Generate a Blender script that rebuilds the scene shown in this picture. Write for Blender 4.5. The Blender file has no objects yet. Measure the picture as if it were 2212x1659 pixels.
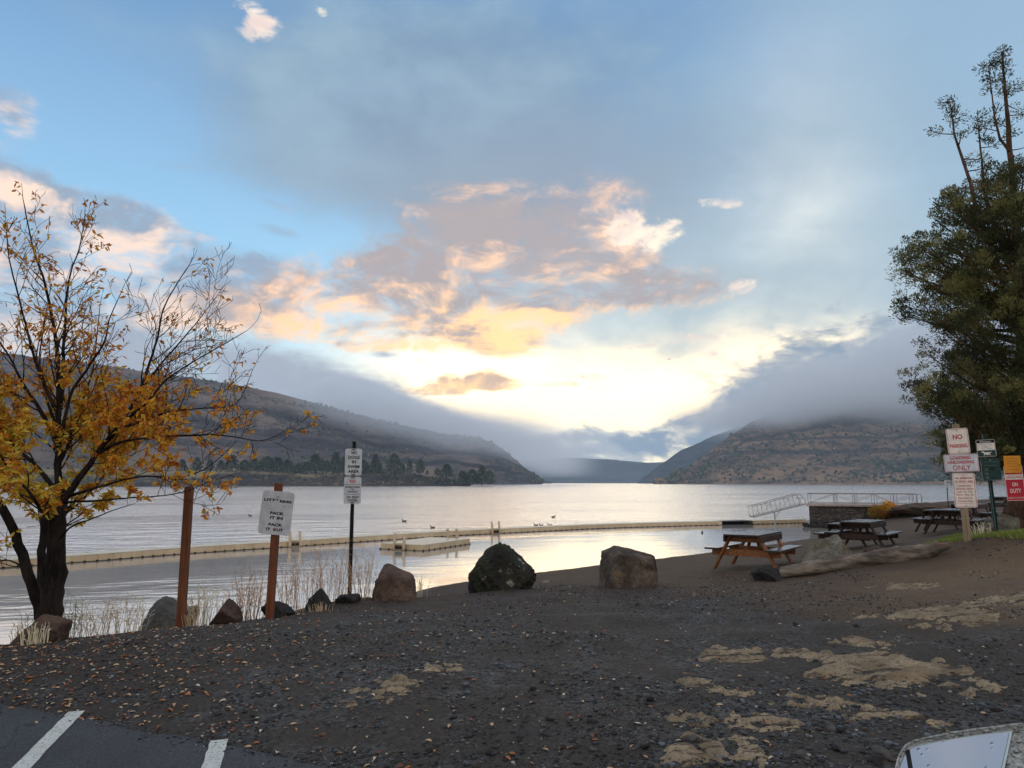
import bpy, bmesh, math, random
import numpy as np
from mathutils import Vector, Matrix

SC = bpy.context.scene
COL = SC.collection
R = math.radians

# ------------------------------------------------------------------ camera
CAM_H = 1.65
FPX = 1598.0                    # focal length in the pixels used for notes below (2212 wide)
PITCH = math.atan((1042 - 829.5) / FPX)
cam_d = bpy.data.cameras.new("camera")
cam_d.sensor_width = 36.0
cam_d.lens = 36.0 * FPX / 2212.0
cam_d.clip_start = 0.05
cam_d.clip_end = 30000
cam = bpy.data.objects.new("camera", cam_d)
COL.objects.link(cam)
cam.location = (0, 0, CAM_H)
cam.rotation_euler = (math.pi / 2 + PITCH, 0, 0)
SC.camera = cam


def ray(x, y):
    """direction of a note pixel, scaled so that its forward (Y) component is 1"""
    u, v = (x - 1106) / FPX, (829.5 - y) / FPX
    c, s = math.cos(PITCH), math.sin(PITCH)
    d = Vector((u, c - v * s, s + v * c))
    return d / d.y


def at(x, y, depth):
    return Vector((0, 0, CAM_H)) + ray(x, y) * depth


def onz(x, y, z):
    d = ray(x, y)
    return Vector((0, 0, CAM_H)) + d * ((z - CAM_H) / d.z)


def azel(x, y):
    d = ray(x, y).normalized()
    return math.degrees(math.atan2(d.x, d.y)), math.degrees(math.asin(d.z))


def lin(r, g, b):
    f = lambda c: c / 12.92 if c <= 0.04045 else ((c + 0.055) / 1.055) ** 2.4
    return (f(r / 255), f(g / 255), f(b / 255), 1.0)


# ------------------------------------------------------------------ node helpers
class NT:
    """small helper for writing node trees as expressions"""
    def __init__(self, tree):
        self.t = tree

    def new(self, typ, **kw):
        n = self.t.nodes.new(typ)
        for k, v in kw.items():
            setattr(n, k, v)
        return n

    def put(self, sock, v):
        if v is None:
            return
        if hasattr(v, "is_output"):
            self.t.links.new(v, sock)
        else:
            sock.default_value = v

    def m(self, op, a, b=None, c=None, clamp=False):
        n = self.new("ShaderNodeMath", operation=op, use_clamp=clamp)
        for i, v in enumerate((a, b, c)):
            self.put(n.inputs[i], v)
        return n.outputs[0]

    def add(self, *a):
        r = a[0]
        for b in a[1:]:
            r = self.m("ADD", r, b)
        return r

    def mul(self, *a):
        r = a[0]
        for b in a[1:]:
            r = self.m("MULTIPLY", r, b)
        return r

    def sub(self, a, b):
        return self.m("SUBTRACT", a, b)

    def mad(self, a, b, c):
        return self.m("MULTIPLY_ADD", a, b, c)

    def sstep(self, x, lo, hi, a=0.0, b=1.0):
        n = self.new("ShaderNodeMapRange", interpolation_type="SMOOTHSTEP")
        self.put(n.inputs[0], x)
        for i, v in enumerate((lo, hi, a, b)):
            n.inputs[1 + i].default_value = v
        return n.outputs[0]

    def lstep(self, x, lo, hi, a=0.0, b=1.0):
        n = self.new("ShaderNodeMapRange", interpolation_type="LINEAR", clamp=True)
        self.put(n.inputs[0], x)
        for i, v in enumerate((lo, hi, a, b)):
            n.inputs[1 + i].default_value = v
        return n.outputs[0]

    def mix(self, f, a, b, blend="MIX"):
        n = self.new("ShaderNodeMix", data_type="RGBA", blend_type=blend)
        self.put(n.inputs[0], f)
        self.put(n.inputs[6], a)
        self.put(n.inputs[7], b)
        return n.outputs[2]

    def vec(self, x, y, z=0.0):
        n = self.new("ShaderNodeCombineXYZ")
        for i, v in enumerate((x, y, z)):
            self.put(n.inputs[i], v)
        return n.outputs[0]

    def vadd(self, a, b):
        n = self.new("ShaderNodeVectorMath", operation="ADD")
        self.put(n.inputs[0], a)
        self.put(n.inputs[1], b)
        return n.outputs[0]

    def vmul(self, a, b):
        n = self.new("ShaderNodeVectorMath", operation="MULTIPLY")
        self.put(n.inputs[0], a)
        self.put(n.inputs[1], b)
        return n.outputs[0]

    def noise(self, v, scale=1.0, detail=4.0, rough=0.5, dim="3D", dist=0.0, lac=2.0, color=False):
        n = self.new("ShaderNodeTexNoise", noise_dimensions=dim)
        self.put(n.inputs["Vector"], v)
        n.inputs["Scale"].default_value = scale
        n.inputs["Detail"].default_value = detail
        n.inputs["Roughness"].default_value = rough
        n.inputs["Lacunarity"].default_value = lac
        n.inputs["Distortion"].default_value = dist
        return n.outputs["Color" if color else "Fac"]

    def voro(self, v, scale=1.0, feature="F1", out="Distance", rnd=1.0, dim="3D"):
        n = self.new("ShaderNodeTexVoronoi", feature=feature, voronoi_dimensions=dim)
        self.put(n.inputs["Vector"], v)
        n.inputs["Scale"].default_value = scale
        n.inputs["Randomness"].default_value = rnd
        return n.outputs[out]

    def ramp(self, f, stops, interp="LINEAR"):
        n = self.new("ShaderNodeValToRGB")
        n.color_ramp.interpolation = interp
        e = n.color_ramp.elements
        while len(e) < len(stops):
            e.new(0.5)
        for el, (p, c) in zip(e, stops):
            el.position = p
            el.color = c if len(c) == 4 else (*c, 1.0)
        self.put(n.inputs[0], f)
        return n.outputs[0]

    def sep(self, v):
        n = self.new("ShaderNodeSeparateXYZ")
        self.put(n.inputs[0], v)
        return n.outputs

    def bump(self, h, strength=0.5, dist=0.02, normal=None):
        n = self.new("ShaderNodeBump")
        n.inputs["Strength"].default_value = strength
        n.inputs["Distance"].default_value = dist
        self.put(n.inputs["Height"], h)
        self.put(n.inputs["Normal"], normal)
        return n.outputs[0]


# ------------------------------------------------------------------ world: sky with clouds, all in world azimuth / elevation
SUN_AZ, SUN_EL = 11.0, 8.0
W = bpy.data.worlds.new("World")
SC.world = W
W.use_nodes = True
W.node_tree.nodes.clear()
w = NT(W.node_tree)
tc = w.new("ShaderNodeTexCoord").outputs["Generated"]
_dx, _dy, _dz = w.sep(tc)
AZ = w.mul(w.m("ARCTAN2", _dx, _dy), 57.29578)
EL = w.mul(w.m("ARCSINE", _dz), 57.29578)
FRONT = w.sstep(_dy, -0.1, 0.35)            # painted banks belong to the half of the sky over the lake


PD = w.vec(AZ, EL, 0.0)
_rot = {}


def rotated(tilt):
    if tilt not in _rot:
        c, s = math.cos(R(tilt)), math.sin(R(tilt))
        _rot[tilt] = PD if not tilt else w.vec(w.mad(AZ, c, w.mul(EL, s)), w.mad(EL, c, w.mul(AZ, -s)), 0.0)
    return _rot[tilt]


def blob(x, y, rx, ry, amp=1.0, tilt=0.0, acc=None):
    """soft elliptical lump of cloud centred on a direction"""
    a, e = azel(x, y)
    c, s = math.cos(R(tilt)), math.sin(R(tilt))
    a, e = a * c + e * s, e * c - a * s
    sx, sy = rx / 27.9, ry / 27.9
    n = w.new("ShaderNodeVectorMath", operation="MULTIPLY_ADD")
    w.put(n.inputs[0], rotated(tilt))
    n.inputs[1].default_value = (1 / sx, 1 / sy, 0)
    n.inputs[2].default_value = (-a / sx, -e / sy, 0)
    d = w.new("ShaderNodeVectorMath", operation="DOT_PRODUCT")
    w.put(d.inputs[0], n.outputs[0])
    w.put(d.inputs[1], n.outputs[0])
    g = w.m("POWER", 0.3679, d.outputs["Value"])
    if acc is not None:
        return w.mad(g, amp, acc)
    return g if amp == 1.0 else w.mul(g, amp)


def blobs(lst):
    acc = None
    for b in lst:
        b = tuple(b) + (1.0, 0.0)[len(b) - 4:] if len(b) < 6 else b
        acc = blob(*b, acc=acc)
    return acc


P0 = w.vec(AZ, w.mul(EL, 1.9), 0.0)
warp = w.noise(P0, 0.09, 3, 0.5, "2D", color=True)
warp = w.vmul(w.vadd(warp, (-0.5, -0.5, 0)), (5.0, 5.0, 0))
P1 = w.vadd(P0, warp)
def N(off, scale, det, rough, src=None):
    """cloud noise stretched to about -1..1"""
    return w.mul(w.sub(w.noise(w.vadd(src or P1, off), scale, det, rough, "2D"), 0.5), 3.4)


n_big = N((0, 0, 0), 0.12, 8, 0.57)
n_lit = N((0.7, -1.5, 0), 0.12, 4, 0.52)
n_med = N((31.0, 17.0, 0), 0.42, 7, 0.60)
n_fin = N((5.0, 41.0, 0), 1.1, 5, 0.62)
n_med_lit = N((31.25, 16.55, 0), 0.42, 4, 0.56)
n_soft = N((77.0, 3.0, 0), 0.05, 5, 0.5, P0)
n_soft2 = N((11.0, 53.0, 0), 0.085, 6, 0.55)
EMB = w.add(w.mul(w.sub(n_big, n_lit), 0.62), w.mul(w.sub(n_med, n_med_lit), 0.2))
# clear sky: the physical sky, then a veil of high thin cloud with the pale blue of the photo's morning
nishita = w.new("ShaderNodeTexSky", sky_type="NISHITA")
nishita.sun_disc = False
nishita.sun_elevation = R(SUN_EL)
nishita.sun_rotation = R(SUN_AZ)
nishita.air_density = 1.0
nishita.dust_density = 0.6
veil = w.ramp(w.lstep(EL, 0, 60), [(0.0, lin(205, 232, 238)), (0.12, lin(190, 230, 246)), (0.25, lin(150, 202, 236)),
                                     (0.42, lin(128, 171, 210)), (0.55, lin(104, 145, 187)), (1.0, lin(92, 132, 186))])
right_grey = w.mul(w.sstep(AZ, 8, 30), FRONT)
veil = w.mix(w.mul(right_grey, 0.62), veil, lin(152, 178, 196))
clear = w.mix(0.93, w.mix(1.0, nishita.outputs[0], (0.1, 0.1, 0.1, 1), "MULTIPLY"), veil)

# glow of the sun behind the clouds
glow = blobs([(1270, 858, 340, 60, 1.6), (1500, 812, 240, 75, 1.9), (1100, 850, 250, 62, 0.75), (1350, 760, 520, 220, 0.18), (1850, 715, 60, 38, 0.5),
              (1620, 785, 140, 75, 2.0), (1430, 975, 110, 35, 0.7), (1010, 770, 280, 70, 0.4), (1730, 470, 160, 260, 0.2)])
glow = w.mul(glow, FRONT)
sky = w.mix(w.m("MINIMUM", w.mul(glow, 0.75), 1.0), clear, (1.28, 1.13, 0.82, 1))
sky = w.mix(1.0, sky, w.mix(w.m("MINIMUM", glow, 1.0), (0, 0, 0, 1), (0.85, 0.54, 0.16, 1)), "ADD")

# high grey-blue sheet across the upper sky
sheet_d = blobs([(850, 300, 330, 190, 0.9, -12), (1180, 380, 420, 200, 1.0), (620, 230, 260, 110, 0.5), (1000, 110, 500, 140, 0.45),
                 (1500, 330, 260, 160, 0.35), (2080, 330, 250, 420, 0.55), (560, 360, 150, 40, 0.35), (1280, 60, 500, 90, 0.3), (1700, 640, 420, 130, 0.75), (1350, 700, 300, 130, 0.6)])
sheet_a = w.sstep(w.mad(n_med, 0.05, w.mad(n_soft2, 0.34, w.mad(n_soft, 0.16, sheet_d))), 0.05, 1.15)
sheet_a = w.mul(sheet_a, FRONT, 0.95)
sheet_c = w.mix(w.sstep(n_soft2, -0.8, 0.9), lin(116, 140, 165), lin(142, 168, 187))
sheet_c = w.mix(blob(1350, 680, 700, 260), sheet_c, lin(172, 188, 194))
sheet_c = w.mix(w.m("MINIMUM", blobs([(1150, 440, 420, 150, 1.0)]), 1.0), sheet_c, lin(138, 150, 166))
sky = w.mix(sheet_a, sky, sheet_c)
# all-round broken cloud for the half of the sky behind the camera
back_a = w.mul(w.sstep(n_soft, -0.2, 0.7), w.sub(1.0, FRONT), 0.8)
BACK = w.sub(1.0, FRONT)
sky = w.mix(w.mul(BACK, 0.75), sky, lin(206, 206, 208))
sky = w.mix(back_a, sky, lin(240, 230, 220))


def cumulus(sky, shapes, thr, soft, shade, lit, noise_amp=1.5, big=0.65, lit_bias=0.42, edge=0.5, opacity=1.0, emb=1.0, litmap=None, lit_hi=0.85):
    d = blobs(shapes)
    d = w.m("MINIMUM", d, 1.0)
    nn = w.mul(w.mad(n_fin, 0.16, w.mad(n_big, big, w.mul(n_med, 1 - big))), noise_amp)
    D = w.sub(w.mad(nn, w.sstep(d, 0.05, 0.5, 0.2, 1.0), d), thr)
    a = w.mul(w.sstep(D, 0.0, soft), FRONT, opacity, w.sstep(d, 0.04, 0.3))
    thick = w.sstep(D, 0.25, 1.0)
    L = w.mad(EMB, emb, w.mad(n_soft2, 0.28, lit_bias))
    L = w.sub(L, w.mul(thick, edge))
    if litmap is not None:
        L = w.add(L, blobs(litmap))
    L = w.sstep(L, -0.1, lit_hi)
    return w.mix(a, sky, w.mix(L, shade, lit)), D


near_glow = w.m("MINIMUM", blobs([(1080, 760, 520, 130), (1150, 850, 400, 60)]), 1.0)
peach = w.mix(near_glow, lin(252, 206, 172), (1.35, 0.80, 0.33, 1))
# left banks
sky, _ = cumulus(sky, [(30, 440, 140, 55, 0.9, -8), (190, 470, 160, 45, 0.85, -8), (60, 620, 170, 100, 1.0), (270, 560, 190, 60, 0.95), (480, 580, 120, 34, 1.0, 6),
                       (100, 730, 320, 90, 0.8), (400, 660, 130, 60, 0.8), (20, 240, 50, 50, 0.6), (20, 350, 80, 35, 0.5), (330, 490, 90, 26, 0.75, -8), (250, 445, 70, 18, 0.6)],
                 0.22, 1.0, lin(142, 158, 178), lin(248, 218, 196), 0.9, 0.6, 0.20, 0.30, 1.0, 1.5,
                 [(30, 400, 70, 30, 0.8, -14), (240, 540, 80, 34, 0.8), (520, 590, 50, 16, 0.7), (370, 660, 100, 46, 1.0), (40, 690, 160, 60, 0.45)])
# central peach bank
sky, _ = cumulus(sky, [(700, 640, 190, 50, 1.0, 4), (640, 690, 210, 36, 0.9), (900, 700, 230, 50, 1.0), (870, 600, 170, 60, 1.0), (1010, 560, 190, 95, 1.05), (1160, 620, 230, 90, 1.1),
                       (1090, 480, 230, 80, 0.8), (1280, 500, 110, 85, 1.0, 20), (1330, 600, 170, 60, 0.95), (1460, 625, 130, 32, 0.9), (800, 740, 260, 22, 0.7), (930, 660, 300, 60, 0.5), (1095, 735, 70, 28, 1.0, -10)],
                 0.18, 1.05, lin(168, 158, 158), peach, 0.95, 0.6, 0.24, 0.30, 1.0, 1.7,
                 [(620, 690, 130, 40, 0.5), (660, 625, 80, 26, 0.5), (830, 745, 240, 18, 0.75), (1080, 690, 120, 28, 1.0), (1330, 480, 60, 70, 0.9, 30), (1240, 680, 200, 20, 0.5), (760, 560, 60, 30, 0.3), (1095, 740, 70, 26, 0.5), (1100, 480, 220, 70, -0.35)])
# loose puffs
sky, _ = cumulus(sky, [(560, 50, 52, 32, 1.1, -14), (1553, 437, 50, 15, 0.9, -6), (1415, 500, 42, 24, 1.0), (1455, 500, 26, 22, 0.9), (1420, 535, 36, 14, 0.8), (1595, 621, 40, 18, 1.0, 6), (1500, 728, 60, 15, 0.95), (1380, 750, 50, 11, 0.9, 6),
                       (1562, 711, 16, 12, 0.9), (1545, 767, 42, 14, 0.95, 8), (1275, 812, 45, 13, 0.95), (1725, 752, 32, 22, 0.8, -30), (690, 22, 24, 14, 0.6, -30), (1350, 470, 40, 40, 0.8), (1345, 510, 50, 40, 0.9)],
                 0.36, 0.8, lin(222, 202, 196), (1.0, 0.86, 0.68, 1), 0.95, 0.4, 0.5, 0.3)
# yellow streaks low over the lake
sky, _ = cumulus(sky, [(1000, 832, 120, 13, 1.25, 4), (1052, 812, 36, 16, 1.1), (930, 848, 80, 9, 1.1), (1090, 838, 60, 7, 0.9), (1200, 830, 80, 8, 0.85), (960, 818, 70, 12, 0.8)],
                 0.30, 0.8, lin(206, 174, 152), (1.3, 0.82, 0.32, 1), 0.9, 0.35, 0.40, 0.4, 1.0, 1.2)
# small grey scraps
sky, _ = cumulus(sky, [(600, 445, 48, 18, 0.8, -14), (605, 500, 60, 16, 0.8, -10), (830, 767, 55, 10, 0.9), (370, 355, 90, 22, 0.6), (905, 778, 24, 6, 0.7), (330, 190, 110, 30, 0.45)],
                 0.30, 0.9, lin(142, 162, 184), lin(182, 184, 198), 0.4, 0.4, 0.3, 0.4, 0.85)

# low stratus lying along the hills
def stratus(sky, shapes, thr, soft, c_dark, c_lite, amp=0.55, opacity=1.0):
    d = blobs(shapes)
    nn = w.mad(n_fin, amp * 0.22, w.mad(n_big, amp, w.mul(n_med, amp * 0.9)))
    D = w.sub(w.add(w.m("MINIMUM", d, 1.1), nn), thr)
    a = w.mul(w.sstep(D, 0.0, soft), FRONT, opacity, w.sstep(d, 0.05, 0.35))
    c = w.mix(w.sstep(w.mad(EMB, -0.55, D), 0.02, 0.75), c_lite, c_dark)
    return w.mix(a, sky, c)


sky = stratus(sky, [(560, 860, 330, 85, 1.0, -14), (800, 900, 250, 85, 1.05, -22), (950, 940, 160, 60, 0.9, -18), (300, 790, 300, 70, 0.6), (1080, 975, 160, 40, 0.9)],
              0.16, 1.0, lin(160, 167, 180), lin(208, 206, 200), 0.26)
sky = stratus(sky, [(1180, 975, 190, 36, 1.0), (1310, 950, 170, 48, 0.7), (1090, 1000, 200, 30, 0.9), (1350, 985, 90, 26, 0.7)],
              0.25, 1.0, lin(158, 166, 178), lin(232, 220, 176), 0.5, 0.95)
sky = stratus(sky, [(1720, 912, 210, 78, 1.1, 16), (1560, 925, 170, 50, 0.95, 12), (1875, 838, 200, 110, 1.15), (2000, 900, 300, 180, 1.2), (1450, 945, 120, 40, 0.8), (1920, 760, 190, 60, 0.8), (2200, 860, 250, 200, 1.0)],
              0.24, 1.1, lin(130, 148, 166), lin(204, 210, 206), 0.58)
# below the horizon
sky = w.mix(w.sstep(EL, -3.0, -0.5), lin(120, 130, 140), sky)
bg = w.new("ShaderNodeBackground")
w.put(bg.inputs[0], sky)
bg.inputs[1].default_value = 1.0
wo = w.new("ShaderNodeOutputWorld")
W.node_tree.links.new(bg.outputs[0], wo.inputs[0])
W.cycles.sampling_method = "MANUAL"
W.cycles.sample_map_resolution = 1024

# ------------------------------------------------------------------ sun and exposure
sun_d = bpy.data.lights.new("sun", "SUN")
sun_d.energy = 0.5
sun_d.angle = R(110)
sun_d.color = (1.0, 0.86, 0.68)
sun = bpy.data.objects.new("sun", sun_d)
COL.objects.link(sun)
sun.rotation_euler = (R(90 - SUN_EL), 0, R(180 - SUN_AZ))
sun.location = (20, 100, 60)
VS = SC.view_settings
SC.display_settings.display_device = "sRGB"
VS.view_transform = "Standard"
VS.look = "None"
VS.exposure = 0.35
VS.gamma = 1.0
VS.use_curve_mapping = False

# ------------------------------------------------------------------ shape helpers
def hash2(ix, iy, seed):
    n = (ix.astype(np.int64) * 374761393 + iy.astype(np.int64) * 668265263 + seed * 1274126177) & 0x7FFFFFFF
    n = ((n ^ (n >> 13)) * 1274126177) & 0x7FFFFFFF
    return ((n ^ (n >> 16)) & 0xFFFF) / 65535.0


def vnoise(x, y, seed=0):
    ix, iy = np.floor(x), np.floor(y)
    fx, fy = x - ix, y - iy
    fx, fy = fx * fx * fx * (fx * (fx * 6 - 15) + 10), fy * fy * fy * (fy * (fy * 6 - 15) + 10)
    a, b = hash2(ix, iy, seed), hash2(ix + 1, iy, seed)
    c, d = hash2(ix, iy + 1, seed), hash2(ix + 1, iy + 1, seed)
    return (a + (b - a) * fx + (c - a) * fy + (a - b - c + d) * fx * fy) * 2 - 1


def fbm(x, y, oct=5, seed=0, gain=0.5, ridged=False):
    x, y = np.asarray(x, float), np.asarray(y, float)
    r, amp = np.zeros(np.broadcast(x, y).shape), 1.0
    for o in range(oct):
        n = vnoise(x + 17.3 * o, y - 9.1 * o, seed + o * 7)
        r += amp * ((1 - 2 * np.abs(n)) if ridged else n)
        x, y, amp = x * 2.03, y * 2.03, amp * gain
    return r


def smooth(x, a, b):
    t = np.clip((np.asarray(x, float) - a) / (b - a), 0, 1)
    return t * t * (3 - 2 * t)


def link(name, me, mat=None, parent=None, smooth_shade=False):
    o = bpy.data.objects.new(name, me)
    COL.objects.link(o)
    if mat is not None and not me.materials:
        for mm in (mat if isinstance(mat, (list, tuple)) else [mat]):
            me.materials.append(mm)
    if parent is not None:
        o.parent = parent
    if smooth_shade:
        me.polygons.foreach_set("use_smooth", [True] * len(me.polygons))
    return o


def mesh_np(name, verts, faces, mat=None, parent=None, smooth_shade=False, midx=None):
    """verts (n,3) array, faces (m,k) array of equal-sided faces"""
    verts = np.asarray(verts, np.float32)
    faces = np.asarray(faces, np.int32)
    me = bpy.data.meshes.new(name)
    me.vertices.add(len(verts))
    me.vertices.foreach_set("co", verts.ravel())
    k = faces.shape[1]
    me.loops.add(faces.size)
    me.loops.foreach_set("vertex_index", faces.ravel())
    me.polygons.add(len(faces))
    me.polygons.foreach_set("loop_start", np.arange(0, faces.size, k, dtype=np.int32))
    me.polygons.foreach_set("loop_total", np.full(len(faces), k, np.int32))
    o = link(name, me, mat, parent, smooth_shade)
    if midx is not None:
        me.polygons.foreach_set("material_index", np.asarray(midx, np.int32))
    me.update(calc_edges=True)
    return o


def grid_faces(nu, nv):
    i, j = np.meshgrid(np.arange(nu - 1), np.arange(nv - 1), indexing="ij")
    a = (i * nv + j).ravel()
    return np.stack([a, a + nv, a + nv + 1, a + 1], 1)


def tag(o, label=None, cat=None, group=None, kind=None):
    for k, v in (("label", label), ("category", cat), ("group", group), ("kind", kind)):
        if v:
            o[k] = v
    return o


def empty(name, loc, rz=0.0):
    o = bpy.data.objects.new(name, None)
    COL.objects.link(o)
    o.location = loc
    o.rotation_euler = (0, 0, rz)
    o.empty_display_size = 0.2
    return o


def copy_tree(o, parent=None):
    c = o.copy()
    COL.objects.link(c)
    c.parent = parent
    for ch in list(o.children):
        copy_tree(ch, c)
    return c


MATS = {}


def material(name, build, disp=False):
    if name in MATS:
        return MATS[name]
    m = bpy.data.materials.new(name)
    m.use_nodes = True
    n = NT(m.node_tree)
    b = m.node_tree.nodes["Principled BSDF"]
    b.inputs["Roughness"].default_value = 0.8
    b.inputs["Specular IOR Level"].default_value = 0.3
    build(n, b)
    MATS[name] = m
    return m


def obj_co(n):
    return n.new("ShaderNodeTexCoord").outputs["Object"]


def world_co(n):
    return n.new("ShaderNodeNewGeometry").outputs["Position"]


def plain(name, col, rough=0.6, metal=0.0, var=0.12, scale=6.0, bump=0.0, spec=0.3, bscale=30.0):
    """one colour with a little uneven wear"""
    def f(n, b):
        co = obj_co(n)
        k = n.noise(co, scale, 5, 0.6)
        dark = tuple(c * (1 - var * 1.6) for c in col[:3]) + (1,)
        lite = tuple(min(1, c * (1 + var)) for c in col[:3]) + (1,)
        n.put(b.inputs["Base Color"], n.mix(n.sstep(k, 0.3, 0.7), dark, lite))
        n.put(b.inputs["Roughness"], n.lstep(n.noise(co, scale * 2.3, 4), 0.3, 0.7, max(0.02, rough - 0.1), min(1, rough + 0.1)))
        b.inputs["Metallic"].default_value = metal
        b.inputs["Specular IOR Level"].default_value = spec
        if bump:
            n.put(b.inputs["Normal"], n.bump(n.noise(co, bscale, 5, 0.6), bump, 0.01))
    return material(name, f)


# ------------------------------------------------------------------ lie of the land near the camera
WZ = CAM_H - 3.4                                  # lake level
AE0, AE1 = onz(0, 1512, 0), onz(740, 1657, 0)     # far edge of the tarmac
_ed = Vector((AE1.x - AE0.x, AE1.y - AE0.y)).normalized()
_en = Vector((-_ed.y, _ed.x))                     # points away from the tarmac


def edge_dist(x, y):
    return (x - AE0.x) * _en.x + (y - AE0.y) * _en.y


_ctrl = []
for x, y, d in [(80, 1388, 9.3), (390, 1357, 10.3), (583, 1335, 10.7), (755, 1292, 13), (850, 1299, 12.6), (1085, 1276, 13.9), (1362, 1268, 14), (1640, 1255, 14.4),
                (1610, 1232, 16.3), (2050, 1197, 12.5), (2090, 1168, 12.8), (2150, 1160, 13.5), (2205, 1145, 17), (1860, 1192, 19), (2040, 1155, 24), (2180, 1110, 34),
                (1908, 1122, 56), (1970, 1092, 60), (2110, 1091, 62), (2300, 1088, 64), (2112, 1125, 30), (1000, 1400, 7.2), (1500, 1380, 7.6)]:
    p = at(x, y, d)
    _ctrl.append((p.x, p.y, p.z))
_ctrl += [(0, 0, 0), (-3, 0, 0), (3, 0, .04), (-3, 3, 0), (0, 3, 0), (3, 3, .05), (-2, 4.5, -.02), (-6, 5, -.02), (-12, 5, 0), (-12, -2, 0), (12, -2, .5), (0, -12, 0),
          (-14, -14, 0), (14, -14, .5), (4.6, 6.6, .2), (7, 9, .42), (12, 10, .9), (14, 17, 1.1), (20, 20, 1.4), (30, 30, 1.2), (36, 50, .3), (45, 62, .1), (60, 40, 2), (60, 0, 2.5), (-30, -10, .5)]
_shore = []
for x, y in [(905, 1277), (1000, 1262), (1165, 1238), (1290, 1223), (1420, 1208), (1537, 1193), (1640, 1180), (1750, 1163), (1815, 1146)]:
    p = onz(x, y, WZ)
    _shore.append((p.x, p.y))
_ls = [(-30, 12.5), (-18, 12.2), (-12, 12.0)]
for x, d in [(80, 12.3), (240, 13.0), (390, 13.9), (583, 15), (755, 17.5), (850, 20.5)]:
    _ls.append((ray(x, 1300).x * d, d))
_shore = _ls + _shore
for x, y in _shore:
    _ctrl.append((x, y, WZ))
    _ctrl.append((x - 1.6, y + 4.0, WZ - 0.75))
for x in (-18, -12, -24, -30):
    _ctrl.append((x, 9.2, -0.33))
_ctrl += [(24, 64, WZ - 1.5), (33, 70, WZ - 1.5), (48, 76, WZ - 1.2), (70, 80, WZ - 1), (0, 50, WZ - 3), (-20, 40, WZ - 3), (10, 70, WZ - 3), (-40, 25, WZ - 3)]
_C = np.array(_ctrl)
_n = len(_C)


def _tps(r2):
    return 0.5 * r2 * np.log(np.maximum(r2, 1e-9))


_K = _tps((_C[:, None, 0] - _C[None, :, 0]) ** 2 + (_C[:, None, 1] - _C[None, :, 1]) ** 2) + np.eye(_n) * 0.02
_P = np.hstack([np.ones((_n, 1)), _C[:, :2]])
_M = np.block([[_K, _P], [_P.T, np.zeros((3, 3))]])
_wgt = np.linalg.solve(_M, np.concatenate([_C[:, 2], np.zeros(3)]))


def gz(x, y, micro=True):
    """height of the ground"""
    x, y = np.asarray(x, float), np.asarray(y, float)
    sh = np.broadcast(x, y).shape
    xf, yf = np.broadcast_to(x, sh).ravel(), np.broadcast_to(y, sh).ravel()
    z = np.empty(xf.size)
    for s in range(0, xf.size, 40000):
        e = s + 40000
        r2 = (xf[s:e, None] - _C[None, :, 0]) ** 2 + (yf[s:e, None] - _C[None, :, 1]) ** 2
        z[s:e] = _tps(r2) @ _wgt[:_n] + _wgt[_n] + _wgt[_n + 1] * xf[s:e] + _wgt[_n + 2] * yf[s:e]
    z = np.clip(z, WZ - 4, 3.0)
    ed = edge_dist(xf, yf)
    out = smooth(ed, 0.0, 1.1)
    if micro:
        z = z + out * (0.022 * fbm(xf * 0.55, yf * 0.55, 3, 5) + 0.014 * fbm(xf * 3.1, yf * 3.1, 4, 9)
                       + 0.03 * np.sin((yf - 0.16 * xf) * 4.4 + 1.3 * fbm(xf * .4, yf * .4, 2, 3)) * smooth(yf, 6, 8) * (1 - smooth(yf, 11, 13)) * smooth(xf, -1, 1) * (1 - smooth(xf, 4, 7)))
    z = z * out + (-0.035) * (1 - out)
    z = z.reshape(sh)
    return z


def gzf(x, y):
    return float(gz(np.array([x]), np.array([y]))[0])


def ong(x, y, lo=3.0, hi=75.0):
    """where the ray of a note pixel first meets the ground"""
    d = ray(x, y)
    ys = np.linspace(lo, hi, 900)
    h = CAM_H + d.z * ys - gz(d.x * ys, ys)
    k = np.argmax(h < 0)
    if h[k] >= 0:
        k = len(ys) - 1
    yy = ys[max(k - 1, 0)] + (ys[k] - ys[max(k - 1, 0)]) * (h[max(k - 1, 0)] / max(1e-9, h[max(k - 1, 0)] - h[k]))
    return Vector((d.x * yy, yy, gzf(d.x * yy, yy)))


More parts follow.
